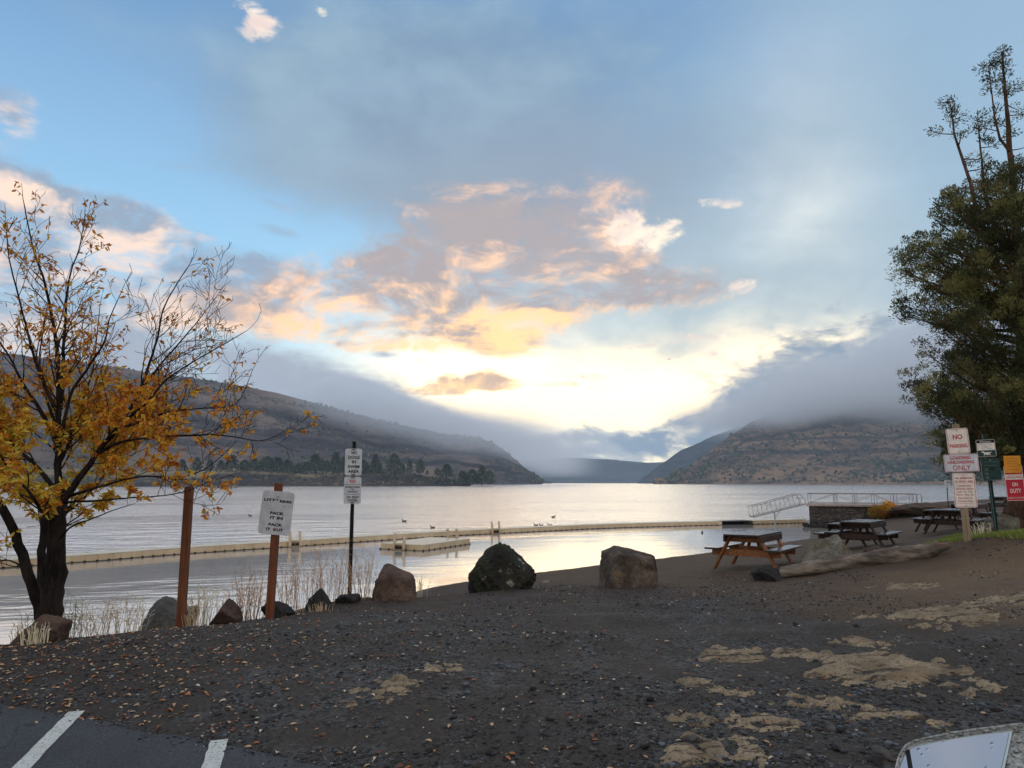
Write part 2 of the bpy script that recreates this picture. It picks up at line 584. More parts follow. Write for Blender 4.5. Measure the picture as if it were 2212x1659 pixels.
def m_ground(n, b):
    co = world_co(n)
    x, y, z = n.sep(co)
    big = n.noise(co, 0.35, 4, 0.55)
    mid = n.noise(co, 2.2, 5, 0.6)
    fine = n.noise(co, 26, 4, 0.65)
    cell = n.voro(co, 42, out="Color")
    celld = n.voro(co, 42)
    cell2 = n.voro(co, 17, out="Color")
    g = n.mix(n.sstep(n.sep(cell)[0], 0.1, 0.95), lin(41, 39, 38), lin(93, 90, 87))
    g = n.mix(n.sstep(n.sep(cell2)[1], 0.75, 0.95, 0, 0.55), g, lin(100, 96, 93))
    sand = n.mix(fine, lin(51, 46, 42), lin(83, 75, 67))
    col = n.mix(n.sstep(n.mad(mid, 0.6, n.mul(big, 0.5)), 0.43, 0.62), g, sand)
    brown = n.mix(fine, lin(98, 78, 58), lin(150, 122, 92))
    rightness = n.add(n.mul(n.sub(x, 4.2), 0.2), n.mul(n.sub(y, 8.5), 0.10), n.mul(n.sub(big, 0.5), 1.4))
    col = n.mix(n.sstep(rightness, -0.2, 0.7, 0, 0.9), col, brown)
    reddish = n.mix(mid, lin(50, 39, 33), lin(84, 67, 56))
    col = n.mix(n.sstep(n.mad(big, 1.2, n.mul(n.sub(y, 9.0), 0.12)), 0.55, 1.1, 0, 0.75), col, reddish)
    leafy = n.add(n.mul(n.sub(-2.2, x), 0.25), n.mul(n.sub(mid, 0.5), 0.9)) if False else n.add(n.mul(n.add(x, 2.6), -0.22), n.mul(n.sub(mid, 0.5), 1.2))
    col = n.mix(n.sstep(leafy, 0.0, 0.9, 0, 0.7), col, n.mix(fine, lin(34, 27, 23), lin(68, 52, 42)))
    wet = n.sstep(z, WZ + 0.02, WZ + 0.3)
    col = n.mix(wet, n.mix(1.0, col, (0.5, 0.5, 0.52, 1), "MULTIPLY"), col)
    n.put(b.inputs["Base Color"], col)
    n.put(b.inputs["Roughness"], n.mul(n.lstep(wet, 0, 1, 0.5, 1.0), n.lstep(n.sep(cell)[2], 0, 1, 0.6, 0.95)))
    h = n.add(n.mul(n.sub(1.0, celld), 0.5), n.mul(fine, 0.9), n.mul(n.noise(co, 90, 3, 0.6), 0.5))
    n.put(b.inputs["Normal"], n.bump(h, 0.9, 0.02))
    b.inputs["Specular IOR Level"].default_value = 0.12


M_GROUND = material("dark_gravel", m_ground)


def axis(segs):
    out = [segs[0][0]]
    for a, b_, st in segs:
        k = max(1, int(round((b_ - a) / st)))
        out += list(np.linspace(a, b_, k + 1)[1:])
    return np.array(out)


_gx = axis([(-90, -30, 6), (-30, -10, 0.8), (-10, -5, 0.16), (-5, 7, 0.075), (7, 13, 0.16), (13, 34, 0.5), (34, 120, 4)])
_gy = axis([(-60, -8, 4), (-8, 3, 0.5), (3, 9.5, 0.07), (9.5, 15, 0.11), (15, 30, 0.3), (30, 66, 0.8), (66, 100, 3)])
_X, _Y = np.meshgrid(_gx, _gy, indexing="ij")
_Z = gz(_X, _Y)
ground = mesh_np("ground", np.stack([_X, _Y, _Z], -1).reshape(-1, 3), grid_faces(len(_gx), len(_gy)), M_GROUND, None, True)
tag(ground, kind="structure")


# tarmac and its painted bay lines
def m_tarmac(n, b):
    co = world_co(n)
    v = n.voro(co, 130, out="Color")
    fine = n.noise(co, 200, 3, 0.7)
    big = n.noise(co, 1.1, 4, 0.6)
    col = n.mix(n.sep(v)[0], lin(44, 44, 46), lin(84, 84, 87))
    col = n.mix(n.sstep(big, 0.35, 0.7, 0, 0.5), col, lin(50, 49, 49))
    crk = n.voro(n.vadd(co, n.vmul(n.noise(co, 2.5, 4, 0.6, color=True), (0.6, 0.6, 0))), 0.55, "DISTANCE_TO_EDGE")
    col = n.mix(n.sstep(crk, 0.0, 0.006, 0.75, 0), col, lin(26, 26, 26))
    n.put(b.inputs["Base Color"], col)
    b.inputs["Roughness"].default_value = 0.75
    n.put(b.inputs["Normal"], n.bump(n.add(n.voro(co, 130), fine), 0.6, 0.006))


def m_paint(n, b):
    co = world_co(n)
    k = n.noise(co, 60, 5, 0.75)
    col = n.mix(n.sstep(k, 0.34, 0.48), lin(84, 84, 82), lin(206, 205, 196))
    col = n.mix(n.sstep(n.noise(co, 7, 4, 0.6), 0.45, 0.75, 0, 0.35), col, lin(150, 148, 140))
    n.put(b.inputs["Base Color"], col)
    n.put(b.inputs["Normal"], n.bump(n.noise(co, 150, 3, 0.7), 0.5, 0.004))


_ts = np.arange(-9, 9.01, 0.045)
_ex = AE0.x + _ed.x * (_ts + 2.0)
_ey = AE0.y + _ed.y * (_ts + 2.0)
_j = 0.045 * fbm(_ts * 2.2, _ts * 0, 4, 31) - 0.0
_va = np.concatenate([np.stack([_ex + _en.x * _j, _ey + _en.y * _j, _ts * 0 - 0.012], 1),
                      np.stack([_ex + _en.x * (_j - 0.05), _ey + _en.y * (_j - 0.05), _ts * 0], 1),
                      np.stack([_ex - _en.x * 14, _ey - _en.y * 14, _ts * 0], 1)])
_k = len(_ts)
_i = np.arange(_k - 1)
road = mesh_np("road", _va, np.concatenate([np.stack([_i, _i + _k, _i + _k + 1, _i + 1], 1)[:, ::-1], np.stack([_i + _k, _i + 2 * _k, _i + 2 * _k + 1, _i + _k + 1], 1)[:, ::-1]]),
               material("tarmac", m_tarmac))
tag(road, kind="structure")


def strip(name, a, b_, wid):
    d = (b_ - a).normalized()
    s = Vector((-d.y, d.x, 0)) * wid / 2
    L = (b_ - a).length
    k = 60
    t = np.linspace(0, 1, k)
    rag = 0.004
    vs = []
    for q in (-1, 1):
        jj = rag * fbm(t * L * 14, t * 0 + q, 3, 40 + q)
        vs.append(np.stack([a.x + (b_.x - a.x) * t + s.x * q + d.y * jj, a.y + (b_.y - a.y) * t + s.y * q - d.x * jj, t * 0 + 0.004], 1))
    i = np.arange(k - 1)
    o = mesh_np(name, np.concatenate(vs), np.stack([i, i + 1, i + 1 + k, i + k], 1)[:, ::-1], material("bay_paint", m_paint))
    return tag(o, kind="structure")


_l1, _l1b = onz(166, 1536, 0.004), onz(44, 1659, 0.004)
_l2, _l2b = onz(474, 1598, 0.004), onz(455, 1659, 0.004)
strip("road_marking", _l1, _l1 + (_l1b - _l1).normalized() * 4.5, 0.105)
strip("road_marking", _l2, _l2 + (_l1b - _l1).normalized() * 0.0 + (_l2b - _l2).normalized() * 4.5, 0.105)


# ------------------------------------------------------------------ the lake
def m_water(n, b):
    co = world_co(n)
    x, y, z = n.sep(co)
    # waves run slightly across the view; calmer water behind the floating dock
    p = n.vec(n.mad(y, 0.25, n.mul(x, 0.8)), n.mad(x, -0.25, n.mul(y, 1.0)), 0)
    w1 = n.noise(n.vmul(p, (0.35, 1.0, 1)), 1.6, 3, 0.55, "2D")
    w2 = n.noise(n.vmul(p, (0.45, 1.0, 1)), 0.42, 3, 0.5, "2D")
    w3 = n.noise(n.vmul(p, (0.5, 1.0, 1)), 5.5, 2, 0.5, "2D")
    gust = n.noise(n.vmul(p, (0.3, 1.0, 1)), 0.045, 4, 0.6, "2D")
    # outside the dock line (to the far side) the water is ruffled
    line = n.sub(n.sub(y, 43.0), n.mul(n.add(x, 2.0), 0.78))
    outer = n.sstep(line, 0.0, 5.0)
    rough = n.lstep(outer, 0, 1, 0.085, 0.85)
    calm = n.sstep(gust, 0.38, 0.62, 0.35, 1.0)
    h = n.add(n.mul(w1, 0.55), n.mul(w2, 1.6), n.mul(w3, n.mul(outer, 0.16)))
    bm = n.new("ShaderNodeBump")
    bm.inputs["Distance"].default_value = 0.22
    n.put(bm.inputs["Strength"], n.mul(rough, calm, 0.75))
    n.put(bm.inputs["Height"], h)
    n.put(b.inputs["Normal"], bm.outputs[0])
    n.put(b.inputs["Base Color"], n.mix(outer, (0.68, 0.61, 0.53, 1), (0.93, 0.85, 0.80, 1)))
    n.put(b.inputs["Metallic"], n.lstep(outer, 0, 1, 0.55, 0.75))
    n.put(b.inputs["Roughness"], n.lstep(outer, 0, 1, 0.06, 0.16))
    b.inputs["IOR"].default_value = 1.333
    b.inputs["Specular IOR Level"].default_value = 0.5


_wx = axis([(-4000, -200, 950), (-200, 200, 100), (200, 4000, 950)])
_wy = axis([(8, 200, 48), (200, 6000, 1450)])
_X, _Y = np.meshgrid(_wx, _wy, indexing="ij")
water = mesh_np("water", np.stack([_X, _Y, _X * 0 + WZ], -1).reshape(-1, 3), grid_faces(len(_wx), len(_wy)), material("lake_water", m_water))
tag(water, kind="structure")


# ------------------------------------------------------------------ canyon sides
def m_hill(name, grass_a, grass_b, rock, scrub, z_bands, scrub_amt=0.5, lush=False):
    def f(n, b):
        co = world_co(n)
        x, y, z = n.sep(co)
        nz = n.sep(n.new("ShaderNodeNewGeometry").outputs["Normal"])[2]
        big = n.noise(co, 0.004, 5, 0.6)
        mid = n.noise(co, 0.02, 6, 0.65)
        fine = n.noise(co, 0.12, 4, 0.65)
        col = n.mix(n.sstep(n.mad(mid, 0.6, n.mul(big, 0.6)), 0.50, 0.70), grass_a, grass_b)
        col = n.mix(n.sstep(n.noise(n.vmul(co, (1, 1, 2.5)), 0.035, 5, 0.7), 0.62 - 0.2 * scrub_amt, 0.72 - 0.2 * scrub_amt, 0, 0.8), col, scrub)
        streak = n.noise(n.vmul(co, (1, 1, 0.15)), 0.12, 4, 0.7)
        rk = n.mix(streak, tuple(c * 0.55 for c in rock[:3]) + (1,), tuple(c * 1.25 for c in rock[:3]) + (1,))
        zz = n.mad(n.sub(mid, 0.5), 14.0, z)
        band = None
        for lo, hi in z_bands:
            q = n.mul(n.sstep(zz, lo - 2, lo + 1), n.sub(1.0, n.sstep(zz, hi - 1, hi + 2)))
            band = q if band is None else n.m("MAXIMUM", band, q)
        steep = n.sub(1.0, n.sstep(nz, 0.45, 0.72))
        msk = steep if band is None else n.m("MAXIMUM", steep, n.mul(band, n.sstep(fine, 0.25, 0.5), 0.85))
        col = n.mix(msk, col, rk)
        n.put(b.inputs["Base Color"], col)
        b.inputs["Roughness"].default_value = 0.95
        b.inputs["Specular IOR Level"].default_value = 0.1
        n.put(b.inputs["Normal"], n.bump(n.add(fine, mid), 0.8, 5.0))
    return material(name, f)


def loft(name, rows, prof, nu, nv, seed, amp, mat, back=0.35, freq=1.0, gully=0.5):
    """hillside from shore to crest: rows of (note x, crest note y, distance of shore, distance of crest)"""
    rows = sorted(rows)
    xs = np.array([r[0] for r in rows], float)
    xx = np.linspace(xs[0], xs[-1], nu)
    f = lambda k: np.interp(xx, xs, [r[k] for r in rows])
    yc, d0, d1 = f(1), f(2), f(3)
    dirx = np.array([ray(x, 1042).x for x in xx])
    hz = np.array([CAM_H + ray(x, y).z * d for x, y, d in zip(xx, yc, d1)]) - WZ
    dirc = np.array([ray(x, y).x for x, y in zip(xx, yc)])
    v = np.linspace(0, 1 + back, nv)
    pv, ph = np.array(prof).T
    hv = np.where(v <= 1, np.interp(v, pv, ph), 1 - ((v - 1) / back) ** 1.3 * 0.5)
    U, V = np.meshgrid(np.arange(nu), v, indexing="ij")
    D = d0[:, None] + (d1 - d0)[:, None] * V
    Xd = dirx[:, None] + (dirc - dirx)[:, None] * np.clip(V, 0, 1)
    X, Y = Xd * D, D
    s = freq / 90.0
    nz = fbm(X * s, Y * s, 5, seed) * 0.6 + gully * fbm(X * s * 1.6 + 0.4 * fbm(X * s, Y * s, 2, seed + 1), Y * s * 0.5, 4, seed + 3, 0.5, True) * 0.5
    fade = np.clip(V * 5, 0, 1) * (1 - 0.75 * smooth(V, 0.6, 1.0)) + 0.6 * smooth(V, 1.02, 1.2)
    # let the cliff bands wander
    Vw = np.clip(V + 0.03 * np.clip(V * 6, 0, 1) * fbm(X * s * 0.8, Y * s * 0.8, 4, seed + 11), 0, 1)
    Hn = np.where(V <= 1, np.interp(Vw, pv, ph), hv[None, :])
    Hn = Hn + (hv[None, :] - Hn) * smooth(V, 0.85, 0.97)
    Z = WZ - 1.0 + (hz[:, None] + 1.0) * Hn + amp * nz * fade
    o = mesh_np(name, np.stack([X, Y, Z], -1).reshape(-1, 3), grid_faces(nu, nv)[:, ::-1], mat, None, True)
    tag(o, kind="structure")
    return X, Y, Z, V


HILLS = {}
M_HL = m_hill("burnt_hillside", lin(82, 71, 70), lin(128, 108, 94), lin(60, 53, 55), lin(48, 55, 52), [(52, 62), (78, 84)], 0.35)
M_HR = m_hill("juniper_hillside", lin(92, 76, 64), lin(152, 120, 90), lin(66, 56, 54), lin(50, 58, 48), [(60, 70), (97, 103)], 0.6)
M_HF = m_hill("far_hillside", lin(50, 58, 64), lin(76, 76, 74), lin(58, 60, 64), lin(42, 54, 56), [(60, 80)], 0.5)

# far end of the lake
loft("far_hills", [(1000, 990, 3300, 4300), (1090, 990, 3250, 4300), (1150, 992, 3200, 4300), (1250, 990, 3250, 4400), (1330, 994, 3300, 4500), (1400, 1000, 3200, 4300), (1480, 998, 3100, 4200), (1600, 998, 3100, 4200)],
     [(0, 0), (0.3, 0.35), (0.6, 0.62), (0.66, 0.8), (1, 1)], 160, 40, 71, 22, M_HF, freq=0.35)
loft("far_spur", [(960, 990, 2000, 2600), (1060, 984, 2000, 2500), (1110, 1000, 2050, 2500), (1160, 1028, 2100, 2400), (1192, 1043, 2150, 2300)],
     [(0, 0), (0.4, 0.4), (0.6, 0.55), (0.68, 0.8), (1, 1)], 120, 40, 77, 12, M_HF, freq=0.6)
# right side of the canyon, two ridges
loft("right_ridge", [(1378, 1040, 2100, 2300), (1420, 1008, 2100, 2500), (1470, 974, 2100, 2700), (1540, 942, 2100, 2800), (1620, 915, 2000, 2800), (1750, 880, 2000, 2800), (1900, 850, 2000, 2800)],
     [(0, 0), (0.35, 0.33), (0.55, 0.55), (0.6, 0.68), (0.85, 0.88), (0.9, 0.97), (1, 1)], 170, 50, 91, 16, M_HF, freq=0.6)
HILLS["right"] = loft("right_hillside", [(1410, 1043, 1420, 1440), (1450, 1032, 1400, 1500), (1480, 1016, 1370, 1560), (1520, 985, 1340, 1660), (1560, 955, 1320, 1760), (1620, 912, 1290, 1880), (1700, 880, 1260, 1980), (1800, 858, 1220, 2050), (1950, 845, 1180, 2080),
                      (2100, 838, 1150, 2100), (2300, 820, 1120, 2200), (2700, 700, 1050, 2200), (3200, 700, 1000, 2200)],
     [(0, 0), (0.14, 0.10), (0.3, 0.23), (0.4, 0.30), (0.415, 0.37), (0.6, 0.49), (0.72, 0.585), (0.735, 0.67), (0.9, 0.85), (1, 1)], 460, 190, 33, 20, M_HR, freq=0.8)
# left side of the canyon
HILLS["left"] = loft("left_hillside", [(-1400, 700, 700, 1500), (-700, 740, 700, 1500), (-300, 748, 700, 1500), (0, 766, 720, 1500), (150, 782, 750, 1500), (280, 800, 800, 1500), (420, 816, 850, 1480), (520, 836, 900, 1460), (620, 858, 960, 1450), (700, 878, 1010, 1430), (780, 900, 1060, 1420),
                     (860, 918, 1120, 1400), (940, 934, 1180, 1420), (1030, 947, 1250, 1430), (1062, 957, 1280, 1430), (1090, 976, 1330, 1440), (1120, 1002, 1380, 1450), (1150, 1026, 1420, 1460), (1172, 1043, 1450, 1462)],
     [(0, 0), (0.12, 0.1), (0.3, 0.3), (0.38, 0.36), (0.395, 0.46), (0.55, 0.55), (0.62, 0.59), (0.632, 0.68), (0.85, 0.87), (0.93, 0.93), (0.96, 0.99), (1, 1)], 460, 190, 12, 15, M_HL, freq=0.8)
# low wooded point in front of it
M_PT = m_hill("lava_point", lin(88, 80, 66), lin(142, 126, 96), lin(56, 49, 50), lin(52, 50, 46), [(WZ - 3, 7.5)], 0.5)
HILLS["point"] = loft("point_of_land", [(-1400, 1000, 560, 800), (-400, 1006, 560, 760), (200, 1012, 580, 740), (360, 1018, 600, 740), (480, 1012, 620, 740), (560, 1010, 640, 745), (640, 1018, 655, 740), (760, 1020, 660, 740), (850, 1021, 670, 735), (900, 1026, 680, 730), (950, 1033, 690, 725), (990, 1040, 700, 718), (1016, 1046, 706, 712)],
     [(0, 0), (0.03, 0.18), (0.08, 0.3), (0.2, 0.42), (0.3, 0.6), (0.34, 0.72), (0.6, 0.85), (1, 1)], 300, 60, 55, 1.6, M_PT, freq=5.0, back=0.6)

# ------------------------------------------------------------------ mesh collector
class MB:
    def __init__(self):
        self.v, self.f, self.m = [], [], []

    def _add(self, vs, fs, mi=0):
        k = len(self.v)
        self.v += [tuple(p) for p in vs]
        for f in fs:
            self.f.append(tuple(i + k for i in f))
            self.m.append(mi)

    def box(self, c, s, M=None, mi=0):
        x, y, z = s[0] / 2, s[1] / 2, s[2] / 2
        vs = [Vector((a * x, b * y, d * z)) for d in (-1, 1) for a, b in ((-1, -1), (1, -1), (1, 1), (-1, 1))]
        if M is not None:
            vs = [M @ p for p in vs]
        vs = [p + Vector(c) for p in vs]
        self._add(vs, [(3, 2, 1, 0), (4, 5, 6, 7), (0, 1, 5, 4), (1, 2, 6, 5), (2, 3, 7, 6), (3, 0, 4, 7)], mi)
        return self

    def bar(self, a, b, wid, hgt, up=(0, 0, 1), mi=0):
        a, b = Vector(a), Vector(b)
        d = (b - a)
        L = d.length
        d.normalize()
        up = Vector(up)
        s = d.cross(up)
        if s.length < 1e-4:
            s = d.cross(Vector((1, 0, 0)))
        s.normalize()
        u = s.cross(d)
        M = Matrix((d, s, u)).transposed()
        return self.box((a + b) / 2, (L, wid, hgt), M, mi)

    def tube(self, pts, rad, n=8, cap=True, mi=0, squash=None, ridges=None):
        pts = [Vector(p) for p in pts]
        if not hasattr(rad, "__len__"):
            rad = [rad] * len(pts)
        ref = Vector((0.31, 0.17, 0.93))
        vs, fs = [], []
        prev = None
        for i, p in enumerate(pts):
            d = (pts[min(i + 1, len(pts) - 1)] - pts[max(i - 1, 0)])
            d = d.normalized() if d.length > 1e-9 else Vector((0, 0, 1))
            s = (prev - d * prev.dot(d)) if prev is not None else d.cross(ref)
            if s.length < 1e-5:
                s = d.cross(Vector((1, 0.2, 0)))
            s.normalize()
            prev = s
            u = d.cross(s)
            for k in range(n):
                a = 2 * math.pi * k / n
                r = rad[i]
                if ridges:
                    r *= ridges(i, a)
                vs.append(p + s * (math.cos(a) * r) + u * (math.sin(a) * r))
        for i in range(len(pts) - 1):
            for k in range(n):
                a, b = i * n + k, i * n + (k + 1) % n
                fs.append((a, b, b + n, a + n))
        if cap:
            fs.append(tuple(range(n - 1, -1, -1)))
            fs.append(tuple(range((len(pts) - 1) * n, len(pts) * n)))
        self._add(vs, fs, mi)
        return self

    def quad(self, a, b, c, d, mi=0):
        self._add([a, b, c, d], [(0, 1, 2, 3)], mi)
        return self

    def prism(self, outline, y0, y1, mi=0):
        """outline in local x,z; extruded along y"""
        k = len(outline)
        vs = [(x, y0, z) for x, z in outline] + [(x, y1, z) for x, z in outline]
        fs = [tuple(range(k)), tuple(range(2 * k - 1, k - 1, -1))]
        fs += [((i + 1) % k, i, i + k, (i + 1) % k + k) for i in range(k)]
        self._add(vs, fs, mi)
        return self

    def build(self, name, mat=None, parent=None, bevel=0.0, smooth_shade=False, segs=1):
        me = bpy.data.meshes.new(name)
        me.from_pydata(self.v, [], self.f)
        if bevel:
            bm = bmesh.new()
            bm.from_mesh(me)
            bmesh.ops.bevel(bm, geom=bm.edges[:], offset=bevel, segments=segs, affect="EDGES", clamp_overlap=True)
            bm.to_mesh(me)
            bm.free()
        elif any(self.m):
            me.polygons.foreach_set("material_index", self.m)
        me.update()
        return link(name, me, mat, parent, smooth_shade)


def ico(sub):
    bm = bmesh.new()
    bmesh.ops.create_icosphere(bm, subdivisions=sub, radius=1.0)
    v = np.array([p.co[:] for p in bm.verts])
    f = np.array([[q.index for q in p.verts] for p in bm.faces])
    bm.free()
    return v, f


ICO = {k: ico(k) for k in (1, 2, 3, 5, 6)}


def rock_verts(sub, seed, size, planes=14, sharp=26.0, rough=0.05, cut=(0.62, 1.0), extra=(), flat_base=0.0):
    """angular boulder: a sphere trimmed by planes with softened edges, then roughened"""
    rng = np.random.RandomState(seed)
    v, f = ICO[sub]
    nrm = rng.normal(size=(planes, 3))
    nrm /= np.linalg.norm(nrm, axis=1)[:, None]
    dist = rng.uniform(cut[0], cut[1], planes)
    if len(extra):
        e = np.array(extra, float)
        en = e[:, :3] / np.linalg.norm(e[:, :3], axis=1)[:, None]
        nrm, dist = np.vstack([nrm, en]), np.concatenate([dist, e[:, 3]])
    q = np.maximum(v @ nrm.T, 1e-3) / dist[None, :]
    inv = (np.sum(q ** sharp, axis=1)) ** (1 / sharp)
    r = 1 / np.maximum(inv, 0.75)
    p = v * r[:, None]
    o = seed * 3.7
    n1 = fbm(p[:, 0] * 2.2 + p[:, 2] * 1.3 + o, p[:, 1] * 2.2 - p[:, 2] * 1.1, 5, seed, 0.55)
    n2 = fbm(p[:, 0] * 6 - p[:, 2] * 5 + o, p[:, 1] * 6 + p[:, 2] * 4, 4, seed + 3, 0.6, True)
    p = p * (1 + rough * n1 + rough * 0.35 * n2)[:, None]
    return p * np.array(size)[None, :], f


def m_rock(name, a, b_, moss=None, lichen=None, stain=None, moss_amt=0.5):
    def f(n, b):
        co = obj_co(n)
        k = n.noise(co, 2.3, 6, 0.65)
        k2 = n.noise(co, 14, 5, 0.7)
        col = n.mix(n.sstep(k, 0.35, 0.65), a, b_)
        col = n.mix(n.sstep(k2, 0.35, 0.7, 0, 0.55), col, tuple(c * 0.45 for c in a[:3]) + (1,))
        if stain:
            col = n.mix(n.sstep(n.noise(n.vadd(co, (5, 3, 1)), 1.7, 5, 0.6), 0.5, 0.62, 0, 0.85), col, stain)
        if moss:
            col = n.mix(n.sstep(n.noise(n.vadd(co, (9, 1, 4)), 2.6, 6, 0.7), 0.62 - 0.25 * moss_amt, 0.72 - 0.25 * moss_amt, 0, 0.85), col, n.mix(k2, tuple(c * 0.5 for c in moss[:3]) + (1,), moss))
        if lichen:
            col = n.mix(n.sstep(n.noise(n.vadd(co, (2, 7, 3)), 4.5, 5, 0.6), 0.60, 0.66, 0, 0.8), col, lichen)
        n.put(b.inputs["Base Color"], col)
        b.inputs["Roughness"].default_value = 0.85
        b.inputs["Specular IOR Level"].default_value = 0.2
        n.put(b.inputs["Normal"], n.bump(n.add(n.mul(k2, 0.7), n.mul(n.noise(co, 45, 4, 0.7), 0.4), k), 0.7, 0.03))
    return material(name, f)


def boulder(name, label, cat, x0, x1, ytop, ybase, depth, mat, seed, dratio=0.85, lift=0.65, group=None, sub=6, zrot=0.0, **kw):
    """boulder filling the span x0..x1 and ytop..ybase of the notes at a distance"""
    base = at((x0 + x1) / 2, ybase, depth)
    wx = (x1 - x0) / FPX * depth / 2
    hz = (ybase - ytop) / FPX * depth * (1 + lift) / 2
    v, f = rock_verts(sub, seed, (wx, wx * dratio, hz), **kw)
    # fit to the span exactly
    v[:, 0] *= wx * 2 / (v[:, 0].max() - v[:, 0].min())
    v[:, 2] *= hz * 2 / (v[:, 2].max() - v[:, 2].min())
    v[:, 0] -= (v[:, 0].max() + v[:, 0].min()) / 2
    top = (ybase - ytop) / FPX * depth
    v[:, 2] += top - v[:, 2].max()
    o = mesh_np(name, v, f, mat, None, True)
    o.location = base + Vector((0, wx * dratio * 0.75, 0))
    o.location.x *= o.location.y / base.y
    o.rotation_euler = (0, 0, zrot)
    return tag(o, label, cat, group)


# ------------------------------------------------------------------ boulders along the top of the beach
RK_GREY = m_rock("grey_basalt", lin(78, 75, 72), lin(112, 106, 98))
RK_DARK = m_rock("dark_basalt", lin(42, 39, 38), lin(68, 62, 58))
RK_BROWN = m_rock("brown_boulder", lin(84, 66, 56), lin(120, 97, 82), stain=lin(70, 54, 46))
RK_MOSS = m_rock("mossy_boulder", lin(34, 32, 26), lin(62, 58, 46), moss=lin(54, 56, 34), lichen=lin(142, 140, 124), moss_amt=0.45)
RK_BLOCK = m_rock("split_boulder", lin(70, 58, 48), lin(122, 106, 90), stain=lin(54, 40, 30), lichen=lin(124, 98, 62))
RK_SLAB = m_rock("slab_rock", lin(112, 104, 92), lin(146, 136, 118), moss=lin(100, 90, 58), moss_amt=0.4)
RK_RED = m_rock("reddish_rock", lin(78, 60, 54), lin(112, 88, 78))

GB = "boulders lining the top of the beach"
boulder("boulder", "big dark mossy boulder with pale lichen on top, between the lake and the gravel", "boulder", 1010, 1160, 1183, 1277, 13.9, RK_MOSS, 11, group=GB, planes=7, sharp=10, rough=0.10, cut=(0.85, 1.05),
        extra=[(0.66, -0.1, 0.74, 0.70), (-0.72, -0.1, 0.68, 0.72), (-0.15, -0.3, 0.95, 0.97), (0.2, -0.9, 0.4, 0.8), (-1, 0, 0.05, 0.95)])
boulder("boulder", "squared brown boulder with a split flat top, left of the picnic tables", "boulder", 1297, 1428, 1190, 1268, 14.0, RK_BLOCK, 23, group=GB, planes=4, sharp=70, rough=0.035, cut=(0.82, 0.98),
        extra=[(0.24, -0.12, 0.96, 0.52), (-0.5, -0.1, 0.86, 0.74), (-0.97, -0.15, 0.18, 0.70), (0.97, -0.2, 0.12, 0.78), (0.05, -0.98, 0.12, 0.66), (0.66, -0.25, 0.70, 0.76), (-0.45, -0.75, 0.45, 0.80), (0.4, -0.6, 0.68, 0.74)])
boulder("boulder", "smooth reddish brown boulder just right of the no dogs sign", "boulder", 803, 901, 1228, 1298, 12.6, RK_BROWN, 35, group=GB, planes=3, sharp=14, rough=0.05, cut=(0.9, 1.05),
        extra=[(0.42, -0.1, 0.90, 0.70), (-0.97, 0, 0.22, 0.74), (0.0, -1, 0.2, 0.75), (-0.35, -0.3, 0.88, 0.80), (0.95, -0.1, 0.3, 0.92)])
boulder("boulder", "dark pointed rock between the no dogs post and the littering sign", "boulder", 660, 727, 1277, 1323, 11.6, RK_DARK, 47, group=GB, planes=8, sharp=18, rough=0.07, extra=[(0.7, -0.2, 0.7, 0.66), (-0.7, -0.3, 0.65, 0.72)])
boulder("boulder", "small low black rock at the foot of the no dogs sign post", "boulder", 726, 781, 1285, 1308, 12.2, RK_DARK, 51, group=GB, planes=9, sharp=20, rough=0.07)
boulder("boulder", "low dark rock behind the foot of the littering sign post", "boulder", 566, 636, 1302, 1333, 10.95, RK_DARK, 58, group=GB, planes=9, sharp=20, rough=0.07, extra=[(0.6, 0, 0.8, 0.6)])
boulder("boulder", "small dark cone shaped rock midway between the two brown posts", "boulder", 459, 521, 1299, 1341, 10.7, RK_RED, 63, group=GB, planes=7, sharp=16, rough=0.06, extra=[(0.75, -0.2, 0.62, 0.66), (-0.78, -0.2, 0.6, 0.68)])
boulder("boulder", "grey wedge shaped boulder behind the foot of the bare brown post", "boulder", 300, 412, 1302, 1364, 10.7, RK_GREY, 76, group=GB, planes=5, sharp=26, rough=0.045, cut=(0.85, 1),
        extra=[(-0.72, -0.45, 0.55, 0.55), (0.35, -0.3, 0.88, 0.72), (0.1, -0.9, 0.35, 0.68)])
boulder("boulder", "pale low rock half hidden behind the bare brown post", "boulder", 385, 432, 1312, 1340, 11.3, RK_SLAB, 82, group=GB, planes=8, sharp=18, rough=0.06)
boulder("boulder", "rounded brown rock at the foot of the yellow leaved tree", "boulder", 22, 142, 1338, 1400, 8.55, RK_BROWN, 91, dratio=0.5, group=GB, planes=6, sharp=12, rough=0.06, cut=(0.82, 1), extra=[(-0.7, -0.2, 0.7, 0.62), (0.2, -0.3, 0.9, 0.82)])
boulder("boulder", "tall slanting slab rock behind the driftwood log", "boulder", 1738, 1852, 1162, 1232, 15.2, RK_SLAB, 104, group=GB, planes=3, sharp=30, rough=0.035, cut=(0.9, 1),
        extra=[(-0.60, -0.25, 0.75, 0.42), (0.85, -0.2, 0.45, 0.78), (0.5, -0.8, 0.35, 0.62), (-0.2, -0.95, 0.2, 0.62)])
boulder("boulder", "low pinkish rock behind the middle of the driftwood log", "boulder", 1868, 1925, 1182, 1204, 15.6, RK_RED, 112, group=GB, planes=8, sharp=16, rough=0.06)
boulder("boulder", "black angular rock butting against the left end of the driftwood log", "boulder", 1631, 1702, 1228, 1256, 14.2, RK_DARK, 121, group=GB, planes=8, sharp=22, rough=0.08, extra=[(-0.6, -0.1, 0.8, 0.7)])
